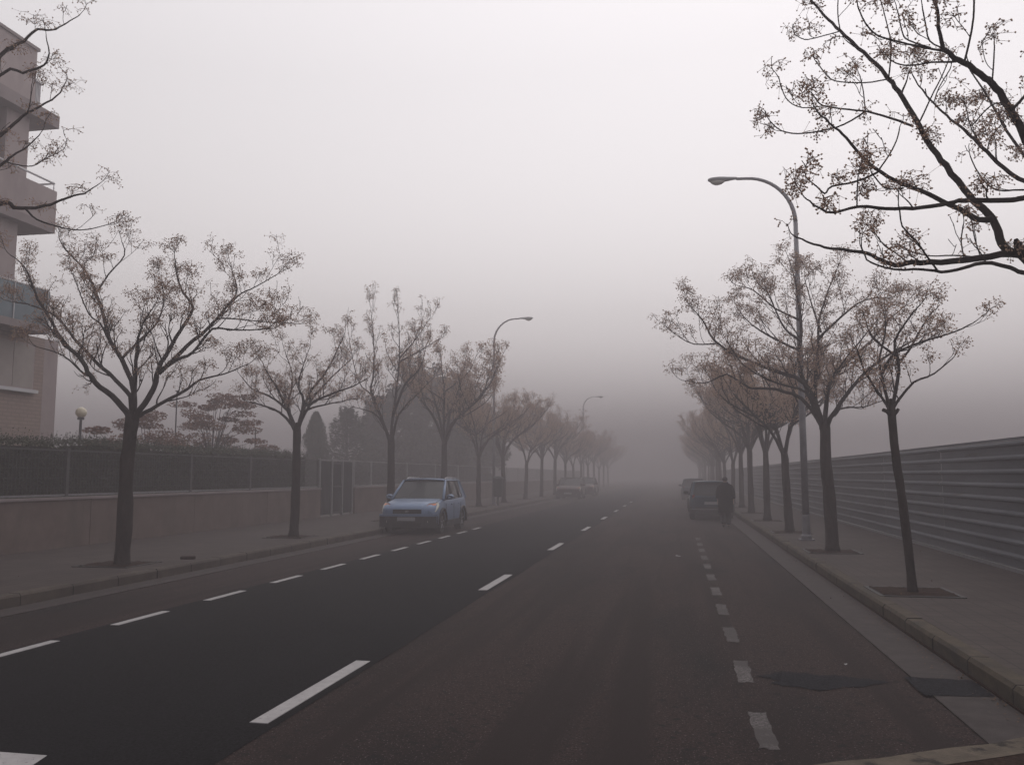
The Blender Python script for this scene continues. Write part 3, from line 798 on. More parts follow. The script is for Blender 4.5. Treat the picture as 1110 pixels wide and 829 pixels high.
# hedge: leaves over an uneven front, top and back
hd = tag(empty('hedge', (WX-.7, 4, PV)), 'long dark clipped hedge behind the left wall and fence', 'hedge')
rnd = random.Random(31)
def htop(y): return 2.36 + .15*noise.noise(Vector((y*.7, 3, 0))) + .10*noise.noise(Vector((y*2.7, 8, 0))) + .10*max(0, (14-y)/8) - PV
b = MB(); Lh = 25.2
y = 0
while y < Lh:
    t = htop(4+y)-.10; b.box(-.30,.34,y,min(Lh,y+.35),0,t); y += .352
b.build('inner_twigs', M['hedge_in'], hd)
b = MB()
for i in range(52000):
    y = rnd.uniform(0, Lh); t = htop(4+y)
    k = rnd.random()
    if k < .62: p = Vector((.42+.10*noise.noise(Vector((y*2, rnd.random(), 0)))+rnd.uniform(-.09,.07), y, rnd.uniform(.7, t)))
    elif k < .93: p = Vector((rnd.uniform(-.4,.45), y, t+rnd.gauss(0,.05)))
    else: p = Vector((-.42+rnd.uniform(-.05,.07), y, rnd.uniform(.3, t)))
    u = Vector((rnd.gauss(0,1), rnd.gauss(0,1), rnd.gauss(0,1))).normalized()*.028*rnd.uniform(.6,1.3)
    v = u.cross(Vector((rnd.gauss(0,1), rnd.gauss(0,1), rnd.gauss(0,1)))).normalized()*.022
    b.leaf(p, u, v)
for i in range(1000):   # shoots sticking out
    y = rnd.uniform(0, Lh); t = htop(4+y); p = Vector((rnd.uniform(-.3,.4), y, t))
    q = p + Vector((rnd.gauss(0,.04), rnd.gauss(0,.04), rnd.uniform(.06,.26)))
    for j in range(6):
        c = p.lerp(q, j/5); u = Vector((rnd.gauss(0,1), rnd.gauss(0,1), .5)).normalized()*.03; b.leaf(c, u, u.cross(UP).normalized()*.02)
b.build('leaves', M['hedge'], hd)

# conifers behind the gate
def conifer(label, x, y, H, r, kind, seed, n=5200):
    root = tag(empty('conifer_tree', (x, y, 0)), label, 'tree', 'conifers behind the garden fence')
    rnd = random.Random(seed)
    MB().tube([(0,0,0),(0,0,H*.9)], [.12,.03], 8).build('trunk', M['bark'], root)
    b = MB()
    if kind == 'column':
        for i in range(n):
            z = rnd.uniform(.03, 1); w = r*min(1, (1-z)*3.2+.06)**.7*(.8+.25*noise.noise(Vector((z*9, seed, 0))))
            a = rnd.uniform(0, 2*PI); rr = w*math.sqrt(rnd.uniform(.2,1))*(1+.55*noise.noise(Vector((math.cos(a)*1.5, math.sin(a)*1.5, z*H*1.6)))); c = Vector((rr*math.cos(a), rr*math.sin(a), z*H))
            u = Vector((rnd.gauss(0,.4), rnd.gauss(0,.4), 1)).normalized()*.10; b.leaf(c, u, u.cross(Vector((math.cos(a),math.sin(a),.1))).normalized()*.05)
    else:
        lv = 15
        for k in range(lv):
            z = .12+.86*k/lv; w = r*(1-z)**.8+.1; m = 9 if k < lv-3 else 5
            for j in range(m):
                a = 2*PI*j/m+k*.7+rnd.uniform(-.2,.2); ww = w*rnd.uniform(.7,1.15)
                d = Vector((math.cos(a), math.sin(a), 0))
                for q in range(n//(lv*m)):
                    t = rnd.uniform(.05,1)**.8; p = d*ww*t + UP*(z*H + .28*t*t*ww + rnd.gauss(0,.13)) + d.cross(UP)*rnd.gauss(0,.2)*ww*(1.15-t)*.8
                    u = (d + Vector((rnd.gauss(0,.5), rnd.gauss(0,.5), rnd.gauss(0,.3)+.25))).normalized()*.11
                    b.leaf(p, u, u.cross(Vector((rnd.gauss(0,1),rnd.gauss(0,1),1))).normalized()*.05)
    b.build('crown', M['conifer'], root)
def behind(px, py, X): return atx(px, py, X)
p = behind(343,447,-18); conifer('columnar dark conifer, left one behind the garden gate', -18, p.y, p.z, .85, 'column', 1, 9000)
p = behind(377,441,-18); conifer('bushy pointed conifer behind the garden gate', -18, p.y, p.z+.1, 2.6, 'cone', 2, 9000)
p = behind(410,470,-18); conifer('low wide conifer between the gate and the blue car', -18.3, p.y, p.z, 2.0, 'cone', 3, 6000)
# big dark evergreens
def evergreen(label, x, y, H, r, seed, n=9000, m='evergreen', cat='tree', name='evergreen_tree', trunk=.22, group=None, lobes=16, size=.10, low=.25):
    root = tag(empty(name, (x, y, 0)), label, cat, group)
    rnd = random.Random(seed)
    b = MB().tube([(0,0,0),(.05,.02,H*.4),(0,0,H*.7)], [trunk,trunk*.7,trunk*.25], 8)
    cs = []
    for i in range(lobes):
        a = rnd.uniform(0, 2*PI); z = H*rnd.uniform(low,.88); k = math.sin(PI*min(1,max(0,(z/H-.05)/.95)))**.6
        d = r*k*rnd.uniform(.2,.8); c = Vector((d*math.cos(a), d*math.sin(a), z)); cs.append(c)
        b.tube([(0,0,z*.55), tuple(c*.6+Vector((0,0,z*.3))), tuple(c)], [trunk*.3,trunk*.2,.02], 5)
    b.build('trunk', M['bark'], root)
    b = MB()
    for c in cs:
        s = r*rnd.uniform(.2,.42); k = rnd.uniform(.5,1.3)
        leaf_blob(b, rnd, c, (s, s, s*.7), int(n/lobes*k*.8), size, shell=.1)
        for q in range(5):
            d = Vector((rnd.gauss(0,1), rnd.gauss(0,1), rnd.gauss(.3,1))).normalized(); leaf_blob(b, rnd, c+d*s*rnd.uniform(.9,1.35), (s*.33,)*3, n//lobes//18, size*.9, shell=0)
    b.build('crown', M[m], root)
    return root
p = behind(470,400,-16.5)
evergreen('big dark evergreen tree rising behind the fence and blue car', -17.5, p.y+1, p.z, 3.9, 5, 44000, lobes=38, low=.10, size=.15)
p = behind(436,425,-17); evergreen('dark rounded evergreen left of the biggest one behind the fence', -18, p.y, p.z, 2.9, 6, 26000, lobes=24, low=.1, size=.14)
p = behind(510,425,-16); evergreen('dark evergreen farthest along the left fence before the fog', -17, p.y+4, p.z, 4, 7, 26000, lobes=26, low=.1, size=.16)
# red leaved layered maples
def maple(label, px, py, X, r, seed, n):
    t = behind(px, py, X); root = tag(empty('maple_tree', (X, t.y, 0)), label, 'tree', 'red leaved maples behind the hedge')
    rnd = random.Random(seed); H = t.z; b = MB(); l = MB()
    b.tube([(0,0,0),(.05,0,H*.5)], [.07,.05], 7)
    for i in range(n):
        a = rnd.uniform(0, 2*PI); z = H*rnd.uniform(.52,1); d = r*rnd.uniform(.25,1)*(1.2-(z/H-.5)*1.1)
        c = Vector((d*math.cos(a), d*math.sin(a), z)); b.tube([(.05,0,H*.45), tuple(c*.5+Vector((0,0,z*.42))), tuple(c)], [.016,.010,.004], 5)
        leaf_blob(l, rnd, c, (rnd.uniform(.3,.6), rnd.uniform(.3,.6), rnd.uniform(.10,.22)), 230, .05, flat=.6, shell=.0)
    b.build('trunk', M['branch'], root); l.build('crown', M['redleaf'], root)
maple('red brown maple above the hedge right of the big left tree', 230, 428, -16, 2.0, 1, 36)
maple('low red maple above the hedge touching the big left tree trunk', 160, 448, -15.5, 1.2, 2, 18)
maple('small orange tinged maple left of the big left tree trunk', 122, 460, -15.2, .7, 3, 8)
# spiky plant
p = behind(284,478,-14.6)
yc = tag(empty('yucca_plant', (-14.6, p.y, p.z-.75)), 'spiky yucca plant poking above the hedge end', 'plant'); b = MB(); rnd = random.Random(9)
for i in range(60):
    a = rnd.uniform(0, 2*PI); el = rnd.uniform(.15,1.5); d = Vector((math.cos(a)*math.cos(el), math.sin(a)*math.cos(el), math.sin(el))); w = d.cross(UP).normalized()*.03
    L = rnd.uniform(.5,.72); m = d*L*.5; e = d*L - UP*.06*math.cos(el)
    b.v += [tuple(-w*.6), tuple(w*.6), tuple(m+w), tuple(m-w), tuple(e)]; n = len(b.v)-5; b.f += [(n,n+1,n+2,n+3),(n+3,n+2,n+4)]
b.build('leaves', M['yucca'], yc); MB().tube([(0,0,-p.z+.75),(0,0,.0)], .08, 8).build('stem', M['bark'], yc)
# garden globe lamps and thin poles
def globe(label, px, py, X, r=.2):
    p = behind(px, py, X); g = tag(empty('globe_lamp', (X, p.y, 0)), label, 'lamp', 'globe lamps in the garden')
    MB().tube([(0,0,0),(0,0,p.z-r)], .035, 8).build('pole', M['metal_dark'], g)
    MB().lathe([(.02,-r),(r*.5,-r*.87),(r*.87,-r*.5),(r,0),(r*.87,r*.5),(r*.5,r*.87),(.02,r)], 18, (0,0,p.z)).build('globe', M['globe'], g, smooth=True)
    MB().lathe([(.09,0),(.09,.06)], 12, (0,0,p.z-r-.05)).build('collar', M['metal_dark'], g)
globe('pale globe lamp on a thin post above the hedge', 88, 447, -16.2, .15)
for (px, py, X, lab) in ((192,424,-15.4,'thin dark pole rising through the red maple'), (277,464,-15.2,'short thin pole above the hedge beside the yucca')):
    p = behind(px, py, X); o = MB().tube([(0,0,0),(0,0,p.z)], [.025,.02], 8).lathe([(.05,0),(.05,.02)], 8, (0,0,p.z)).build('garden_pole', M['metal_dark']); o.location = (X, p.y, 0); tag(o, lab, 'pole')

# ------------------------------------------------------------------ apartment building
ab = tag(empty('apartment_building', (-17, 15, 0)), 'pinkish apartment block with overhanging balconies beside the hedge', 'building')
def BB(name, m, x0, x1, y0, y1, z0, z1, par=ab, bevel=0):
    o = ab.location if par == ab else None
    b = MB().box(x0+17, x1+17, y0-15, y1-15, z0, z1); return b.build(name, m, par, bevel=bevel)
# core volumes
BB('wall', M['brickwall'], -30, -17.2, 8, 21.35, 0, 5.42)
BB('wall', M['stucco'], -30, -17.9, 21.352, 22.7, 0, 5.419)
BB('pilaster', M['stucco'], -17.6, -17.2, 21.352, 21.9, 0, 5.42)
BB('wall', M['stucco'], -30, -18.0, 6, 18.1, 5.42, 11.1)
BB('wall', M['stucco'], -30, -16.55, 6, 19.65, 11.42, 12.9)
BB('parapet_coping', M['slab'], -30.05, -16.5, 5.95, 19.7, 12.902, 12.98)
# slabs and balconies
BB('roof_slab', M['slab'], -27, -16.45, 6, 20.5, 11.08, 11.418)
def balcony(z0, z1, ye, glass=False):
    s = BB('balcony_slab', M['slab'], -24, -16.5, 6, ye, z0, z0+.22)
    zt = z1
    pm = M['stucco']
    BB('balcony_parapet', pm, -16.62, -16.5, 6, ye, z0+.222, zt); BB('balcony_parapet', pm, -20, -16.622, ye-.12, ye, z0+.222, zt)
    # rail on short stanchions
    b = MB(); b.tube([(17-16.56, 6-15, zt+.22),(17-16.56, ye-15-.05, zt+.22),(17-20, ye-15-.05, zt+.22)], .028, 8)
    y = ye-.06
    while y > 7: b.tube([(17-16.56, y-15, zt-.02),(17-16.56, y-15, zt+.21)], .014, 6); y -= 1.4
    b.build('balcony_rail', M['white_metal'], ab)
balcony(8.18, 9.35, 20.62)
# lower balcony: teal glass
BB('balcony_slab', M['slab'], -24, -16.5, 6, 20.65, 5.422, 5.62)
BB('balcony_glass', M['tealglass'], -16.56, -16.52, 6, 20.6, 5.622, 6.55); BB('balcony_glass', M['tealglass'], -20, -16.562, 20.56, 20.6, 5.622, 6.55)
b = MB().tube([(.46, 6-15, 6.58),(.46, 20.58-15, 6.58),(-3, 20.58-15, 6.58)], .03, 8)
y = 20.5
while y > 7: b.tube([(.5, y-15, 5.62),(.5, y-15, 6.56)], .016, 6); y -= 1.2
b.build('balcony_rail', M['white_metal'], ab)
# pillars
BB('pillar', M['stucco'], -17.3, -16.75, 18.95, 19.55, 5.622, 8.178)
BB('pillar', M['stucco'], -17.3, -16.75, 18.95, 19.75, 8.402, 11.078)
BB('pillar', M['stucco'], -17.3, -16.75, 12.0, 12.6, 5.622, 8.178)
BB('pillar', M['stucco'], -17.3, -16.75, 12.0, 12.6, 8.402, 11.078)
# slatted railing at the side of the top block
b = MB()
for i in range(7): b.box(17-17.2, 17-16.7, 19.66+i*.05-15+.05, 19.66+i*.05-15+.07, 11.42, 12.15)
b.box(17-17.25,17-16.65,19.66-15+.04,19.66-15+.42,12.152,12.2)
b.build('slat_railing', M['white_metal'], ab)
# windows
def window(x, y0, y1, z0, z1, shutter=False):
    f = MB().box(x+17, x+17+.03, y0-15, y1-15, z0, z1).build('window', M['stucco'], ab)
    MB().box(x+17.032, x+17.042, y0-15+.05, (y0+y1)/2-15-.02, z0+.05, z1-.05).box(x+17.032, x+17.042, (y0+y1)/2-15+.02, y1-15-.05, z0+.05, z1-.05).build('pane', M['shutter' if shutter else 'winglass'], f)
    MB().box(x+17.0, x+17.14, y0-15-.08, y1-15+.08, z0-.09, z0-.002).build('sill', M['white_metal'], f)
window(-17.2, 17.6, 18.75, 3.95, 5.2, True); window(-17.2, 19.35, 20.95, 3.95, 5.2, True); window(-17.2, 14.6, 16.4, 3.95, 5.2, True)
for z in (5.75, 8.5):
    window(-18.0, 15.6, 17.8, z, z+2.1); window(-18.0, 11.2, 13.4, z, z+2.1)
b = MB()
for k in range(3): b.box(17-17.75, 17-17.70, 15-15, 18.0-15, 9.75+k*.18, 9.79+k*.18)
b.build('clothes_rail', M['white_metal'], ab)
# ------------------------------------------------------------------ cars
def loft(secs, closed_ends=True):
    """secs: list of lists of points (same count) from left bottom over the top to right bottom"""
    b = MB(); n = len(secs[0])
    for s in secs: b.v += [tuple(p) for p in s]
    for i in range(len(secs)-1):
        for j in range(n-1):
            a = i*n+j; b.f.append((a, a+1, a+1+n, a+n))
        b.f.append((i*n+n-1, i*n, i*n+n, i*n+n+n-1))
    b.f.append(tuple(reversed(range(n)))); b.f.append(tuple((len(secs)-1)*n+j for j in range(n)))
    return b
def cut(o, centres, r, w):
    """cut the wheel arches out of a body mesh"""
    for (x, y, z) in centres:
        c = MB().tube([(x-w, y, z), (x+w, y, z)], r, 28).build('cutter', M['tyre'])
        md = o.modifiers.new('b', 'BOOLEAN'); md.object = c; md.operation = 'DIFFERENCE'; md.solver = 'EXACT'
        dg = bpy.context.evaluated_depsgraph_get(); me = bpy.data.meshes.new_from_object(o.evaluated_get(dg))
        o.modifiers.remove(md); o.data = me; me.materials.clear(); me.materials.append(o['m_'] if False else bpy.data.materials[o['mname']])
        bpy.data.objects.remove(c)
def make_car(label, paint, L=4.0, W=1.70, H=1.50, kind='front', rails=True, group='parked cars'):
    """local frame: nose at y=0 pointing to -Y, tail at y=L, ground z=0, centred in x"""
    root = tag(empty('parked_car'), label, 'car', group)
    h = W/2; k = H/1.50; bz = .94*k
    def sec(y, w, zl, zb, crown, tuck=.0):
        w2 = w*h
        half = [(w2*.93, zl), (w2*.995, zl+.10), (w2, zl+.26), (w2*.995, (zl+zb)/2+.06), (w2*.975, zb-.10), (w2*.93, zb-.02), (w2*.80, zb+crown*.45), (w2*.45, zb+crown*.9), (0, zb+crown)]
        pts = [(-x, y, z) for x, z in half] + [(x, y, z) for x, z in reversed(half[:-1])]
        return pts
    S = [sec(0, .72, .42*k, .66*k, .02), sec(.05, .86, .34*k, .72*k, .03), sec(.16, .94, .26, .79*k, .04), sec(.40, .985, .22, .85*k, .05), sec(.75, 1, .22, .91*k, .045),
         sec(1.02, 1, .22, .945*k, .03), sec(1.5, 1, .22, .955*k, .01), sec(2.2, 1, .22, .965*k, 0), sec(3.0, 1, .22, .98*k, 0), sec(3.5, .99, .22, .99*k, 0),
         sec(L-.22, .96, .25, .98*k, 0), sec(L-.07, .92, .32, .96*k, 0), sec(L, .84, .42, .88*k, .0)]
    body = loft(S).build('body', paint, root, smooth=True); body['mname'] = paint.name
    wy = (.78, L-.72); wr = .315
    cut(body, [(sx*(h-.05), y, wr) for sx in (-1,1) for y in wy], wr+.055, .22)
    for p in body.data.polygons: p.use_smooth = True
    es = body.modifiers.new('e', 'EDGE_SPLIT'); es.split_angle = R(38)
    # greenhouse: dark glass hull, then painted roof and pillars over it
    r0, r1 = 1.72, L-.45      # roof from, to
    c0, c1 = .98, L-.10       # cowl, tail base
    bw, tw = h*.93, h*.76
    zt = H-.035
    def gsec(y, w, z, b=bz): return [(-bw*.99 if w is None else -w, y, z)]
    P = {'A0':(-bw, c0, bz-.01), 'A1':(-tw, r0, zt), 'C1':(-tw*.97, r1, zt-.02), 'C0':(-bw*.97, c1, bz+.0)}
    A0, A1, C1, C0 = (Vector(P[q]) for q in ('A0','A1','C1','C0'))
    mir = lambda v: Vector((-v.x, v.y, v.z))
    # bowed windscreen / rear screen as small grids
    def screen(name, a, bq, bow, m=M['carglass'], push=0):
        g = MB(); n = 8; rows = 5; V = []
        for j in range(rows+1):
            t = j/rows; l = a.lerp(bq, t); rgt = mir(l)
            for i in range(n+1):
                s = i/n; q = l.lerp(rgt, s); q.y += bow*(1-(2*s-1)**2)+push; V.append(q)
        g.v = [tuple(v) for v in V]
        for j in range(rows):
            for i in range(n): q = j*(n+1)+i; g.f.append((q, q+1, q+n+2, q+n+1))
        return g.build(name, m, root, smooth=True)
    screen('windscreen', A0, A1, -.12); screen('rear_window', C0+Vector((0,0,.02)), C1, .10)
    for sx in (1, -1):
        def X(v): return Vector((v.x*sx, v.y, v.z))
        B0 = Vector((-bw*.995, 2.0, bz)); B1 = Vector((-tw, 2.05, zt)); Q0 = Vector((-bw*.99, L-.95, bz+.02)); Q1 = Vector((-tw*.98, L-.95, zt-.01))
        for (p0, p1, p2, p3) in ((A0, B0, B1, A1), (B0, Q0, Q1, B1), (Q0, C0, C1, Q1)):
            MB().poly([X(p0), X(p1), X(p2), X(p3)]).build('side_window', M['carglass'], root)
        g = MB()
        off = Vector((-.008*1, 0, 0))
        g.tube([X(A0+off), X(A1+off)], [.045,.034], 8); g.build('front_pillar', paint, root, smooth=True)
        MB().tube([X(B0), X(B1)], [.032,.028], 6).build('door_pillar', M['cladding'], root, smooth=True)
        MB().tube([X(Q0), X(Q1)], [.035,.03], 6).build('door_pillar', M['cladding'], root, smooth=True)
        g = MB(); g.poly([X(C0+Vector((-.02,-.02,0))), X(C1+Vector((-.02,0,0))), X(C1+Vector((-.02,-.20,0))), X(C0+Vector((-.02,-.42,.0)))]); g.tube([X(C0), X(C1)], [.05,.045], 8); g.build('rear_pillar', paint, root, smooth=False)
        MB().tube([X(A0+Vector((-.01,.05,.0))), X(B0+Vector((-.012,0,0))), X(Q0+Vector((-.012,0,0))), X(C0)], .014, 6).build('window_trim', M['cladding'], root)
        # mirror
        mc = Vector((-h-.09, 1.22, bz+.07)); g = MB(); V = []
        for (yy, s_) in ((-.05,.6),(-.02,1),(.05,1),(.07,.85)):
            V.append([(mc.x*sx+ .11*s_*math.cos(2*PI*q/10), mc.y+yy, mc.z+.075*s_*math.sin(2*PI*q/10)) for q in range(10)])
        for v in V: g.v += v
        for i in range(3):
            for q in range(10): a = i*10+q; c = i*10+(q+1) % 10; g.f.append((a, c, c+10, a+10))
        g.f.append(tuple(range(10))); g.f.append(tuple(30+q for q in reversed(range(10))))
        g.tube([(mc.x*sx, mc.y, mc.z-.02), (-bw*sx*1.0, mc.y+.04, bz+.0)], .025, 6)
        g.build('mirror', paint if kind == 'front' else M['cladding'], root, smooth=True)
        # door seams and handles
        g = MB()
        for yy in (1.12, 2.02, L-1.0): g.box(sx*(h+.001)-.003, sx*(h+.001)+.003, yy-.004, yy+.004, .38, bz-.12)
        g.build('door_seam', M['tyre'], root)
        for yy in (1.85, L-1.15): MB().box(sx*(h-.002)-.014, sx*(h-.002)+.014, yy-.09, yy+.09, bz-.17, bz-.14).build('door_handle', paint, root, bevel=.006)
        # cladding: sill and arches
        MB().box(sx*(h-.03)-.04, sx*(h-.03)+.04, wy[0]+.36, wy[1]-.36, .19, .36).build('sill_cladding', M['cladding'], root, bevel=.012)
        for yy in wy:
            A = [(sx*(h+.006), yy+(wr+.075)*math.cos(t), wr+(wr+.075)*math.sin(t)) for t in [PI*q/14 for q in range(15)]]
            MB().tube(A, .034, 6).build('wheel_arch', M['cladding'], root, smooth=True)
            wl = empty('wheel', (sx*(h-.12), yy, wr)); wl.parent = root; 
            T = MB(); T.lathe([(wr*.62,-.09),(wr*.95,-.10),(wr,-.07),(wr,.07),(wr*.95,.10),(wr*.62,.09)], 28)
            T.v = [(v[2], v[1], v[0]) for v in T.v]; T.build('tyre', M['tyre'], wl, smooth=False)
            T = MB(); T.lathe([(wr*.60,-.08),(wr*.61,.085),(wr*.56,.09),(wr*.54,.06),(.05,.055),(.045,.075)], 20)
            for q in range(5):
                a = 2*PI*q/5; T.tube([(.03*math.cos(a),.03*math.sin(a),.075),(wr*.56*math.cos(a),wr*.56*math.sin(a),.085)], .022, 5)
            T.v = [(v[2]*sx, v[1], v[0]) for v in T.v]; T.build('rim', M['rim'], wl)
        # headlight, swept back along the wing
        g = MB(); x0, x1 = sx*h*.42, sx*h*.95
        f = [(x0,.045,.63*k),(sx*h*.93,.16,.62*k),(sx*h*.985,.40,.78*k),(sx*h*.93,.46,.865*k),(sx*h*.72,.24,.845*k),(sx*h*.48,.10,.765*k)]
        g.poly([Vector(p)+Vector((sx*.006,-.016,.008)) for p in f]); 
        g.poly([Vector(p)+Vector((0,.03,-.02)) for p in reversed(f)])
        for q in range(6):
            p1, p2 = Vector(f[q]), Vector(f[(q+1)%6]); d = Vector((sx*.006,-.016,.008)); e = Vector((0,.03,-.02)); g.poly([p1+d, p1+e, p2+e, p2+d])
        hl = g.build('headlight', M['headlamp'], root)
        f2 = [(sx*h*.62,.13,.775*k),(sx*h*.90,.27,.79*k),(sx*h*.90,.36,.835*k),(sx*h*.70,.225,.825*k)]
        MB().poly([Vector(p)+Vector((sx*.010,-.026,.012)) for p in f2]).build('indicator', M['amber'], hl)
        # tail lamps
        g = MB().box(sx*h*.80-.045, sx*h*.80+.045, L-.10, L-.02, .66*k, .98*k); g.build('tail_light', M['taillamp'], root, bevel=.02)
        g = MB(); A=[(sx*h*.62, -.02, .40*k)]
        MB().tube([(sx*h*.66,.035,.36*k),(sx*h*.66,-.005,.36*k)], .055, 14).build('fog_lamp', M['headlamp'] if kind == 'front' else M['cladding'], root, smooth=True)
        if rails: MB().tube([(sx*tw*.93, r0+.15, H+.0),(sx*tw*.93, r0+.25, H+.045),(sx*tw*.92, r1-.25, H+.04),(sx*tw*.92, r1-.12, H-.01)], .015, 6).build('roof_rail', M['chrome'], root, smooth=True)
    # roof with crown
    g = MB(); n = 8; rows = 6; V = []
    for j in range(rows+1):
        t = j/rows; y = (r0-.03)+(r1-r0+.06)*t
        for i in range(n+1):
            s = 2*i/n-1; V.append(((tw+.02)*s, y - .12*(1-s*s)*(1-t)+.08*(1-s*s)*t, zt-.005 + .05*(1-s*s)*math.sin(PI*(.25+.6*t)) + .008))
    g.v = V
    for j in range(rows):
        for i in range(n): q = j*(n+1)+i; g.f.append((q, q+1, q+n+2, q+n+1))
    ro = g.build('roof', paint, root, smooth=True); sd = ro.modifiers.new('s', 'SOLIDIFY'); sd.thickness = .03; sd.offset = 0
    # front: grille, bumper band, plate, badge
    b = MB()
    for i in range(4): b.box(-h*.44, h*.44, -.012, .02, (.60+i*.022)*k, (.61+i*.022)*k)
    b.box(-h*.50, h*.50, -.003, .06, .575*k, .69*k)
    gr = b.build('grille', M['cladding'], root)
    bd = MB(); bd.tube([(0,-.012,.645*k),(0,-.028,.645*k)], .5, 20); bd.v = [((v[0])*.12, v[1], .645*k+(v[2]-.645*k)*.05) for v in bd.v]; bd.build('badge', M['chrome'], gr)
    def band(name, m, z0, z1, y_off, wf, rear=False, th=.05):
        g = MB(); n = 10; V = []
        for zz in (z0, z1):
            for i in range(n+1):
                s = 2*i/n-1; yb = y_off + .14*abs(s)**3.2 + .02
                V.append((wf*h*s, (L-yb) if rear else yb, zz))
        m2 = len(V)
        V += [(v[0]*.99, v[1]+(-th if rear else th), v[2]) for v in V]
        g.v = V; w = n+1
        for i in range(n):
            g.f.append((i, i+1, w+i+1, w+i)); g.f.append((m2+i+1, m2+i, m2+w+i, m2+w+i+1))
            g.f.append((w+i, w+i+1, m2+w+i+1, m2+w+i)); g.f.append((i+1, i, m2+i, m2+i+1))
        return g.build(name, m, root, smooth=False)
    band('front_bumper', M['cladding'], .20, .50*k, -.075, 1.0, th=.2)
    band('bumper_strip', paint, .505*k, .56*k, -.10, 1.0, th=.12)
    MB().box(-.40,.40,-.062,-.04,.24,.34).build('air_intake', M['tyre'], root)
    MB().box(-.26,.26,-.085,-.068,.385*k,.485*k).build('number_plate', M['plate'], root)
    band('rear_bumper', M['cladding'], .22, .50*k, -.075, .98, rear=True, th=.2)
    band('rear_bumper_strip', M['chrome'] if kind == 'rear' else paint, .40*k, .435*k, -.09, .97, rear=True, th=.03)
    MB().box(-.26,.26,L+.0,L+.018,.60*k,.71*k).build('number_plate', M['plate'], root)
    MB().box(-.55,.55,r1+.02,r1+.20,zt+.0,zt+.03).build('spoiler', paint, root, bevel=.01)
    for sx in (-.35, .12): MB().tube([(sx, c0-.04, bz+.0),(sx+.42, c0+.13, bz+.13)], .008, 5).build('wiper', M['tyre'], root)
    for sx in (-1, 1): MB().tube([(sx*h*.80,.20,.806*k),(sx*h*.86,.55,.885*k),(sx*h*.86,.98,.945*k)], .006, 4).build('bonnet_seam', M['tyre'], root)
    MB().box(-h*.8,h*.8,.4,L-.4,.16,.22).build('underbody', M['tyre'], root)
    return root
c = make_car('light blue hatchback parked facing us by the left kerb', M['car_blue'], 3.85, 1.66, 1.53, 'front')
c.location = (-7.39, 23.7, 0)
g2 = make_car('dark blue green hatchback seen from behind beside the walking person', M['car_teal'], 3.7, 1.62, 1.42, 'rear', rails=False)
g2.location = (1.27, 33.6+3.7, 0); g2.rotation_euler.z = PI
d = make_car('dark reddish car parked far off under the left trees', M['car_dark'], 4.2, 1.72, 1.48, 'front', rails=False)
d.location = (-7.3, 60, 0)
def dupcar(src, loc, rz, label):
    o = copy_tree(src); o.location = loc; o.rotation_euler.z = rz; o['label'] = label; return o
dupcar(d, (-7.2, 69, 0), 0, 'car behind the dark reddish one, fainter in the fog')
dupcar(g2, (1.15, 64, 0), PI, 'faint small car parked ahead of the dark green hatchback')

# ------------------------------------------------------------------ person walking away
def skin_obj(name, verts, edges, radii, m, parent, root=0, sub=2):
    me = bpy.data.meshes.new(name); me.from_pydata(verts, edges, []); o = bpy.data.objects.new(name, me); col.objects.link(o)
    sk = o.modifiers.new('skin', 'SKIN'); sk.use_smooth_shade = True
    for i, r in enumerate(radii):
        me.skin_vertices[0].data[i].radius = r if isinstance(r, tuple) else (r, r)
    me.skin_vertices[0].data[root].use_root = True
    ss = o.modifiers.new('sub', 'SUBSURF'); ss.levels = sub; ss.render_levels = sub
    dg = bpy.context.evaluated_depsgraph_get(); m2 = bpy.data.meshes.new_from_object(o.evaluated_get(dg))
    o.modifiers.clear(); o.data = m2; m2.materials.clear(); m2.materials.append(m)
    for p in m2.polygons: p.use_smooth = True
    if parent: o.parent = parent
    return o
person = tag(empty('person', (1.53, 29.0, 0)), 'person in a long dark coat walking beside the dark green car', 'person')
HS = 1.62/1.75
def V(*p): return tuple(HS*q for q in p)
# +y is the way the person walks
vs = [V(0,0,.95), V(0,-.01,1.12), V(0,.0,1.32), V(0,.02,1.46), V(0,.03,1.53), V(0,.05,1.60), V(0,.055,1.68),
      V(.17,.01,1.42), V(.25,-.06,1.16), V(.27,.02,.93), V(-.17,.01,1.42), V(-.24,.06,1.16), V(-.25,.16,.95),
      V(.09,0,.88), V(.10,.12,.50), V(.09,.06,.10), V(-.09,0,.88), V(-.09,.04,.50), V(-.09,-.20,.14), V(.09,.20,.04), V(-.09,-.08,.05)]
es = [(0,1),(1,2),(2,3),(3,4),(4,5),(5,6),(3,7),(7,8),(8,9),(3,10),(10,11),(11,12),(0,13),(13,14),(14,15),(0,16),(16,17),(17,18),(15,19),(18,20)]
rs = [(.15,.12),(.14,.11),(.15,.11),(.09,.08),.055,.078,.075,.065,.048,.034,.065,.048,.034,.09,.065,.045,.09,.065,.045,.035,.035]
body = skin_obj('body', vs, es, [tuple(HS*q for q in r) if isinstance(r, tuple) else r*HS for r in rs], M['skin'], person)
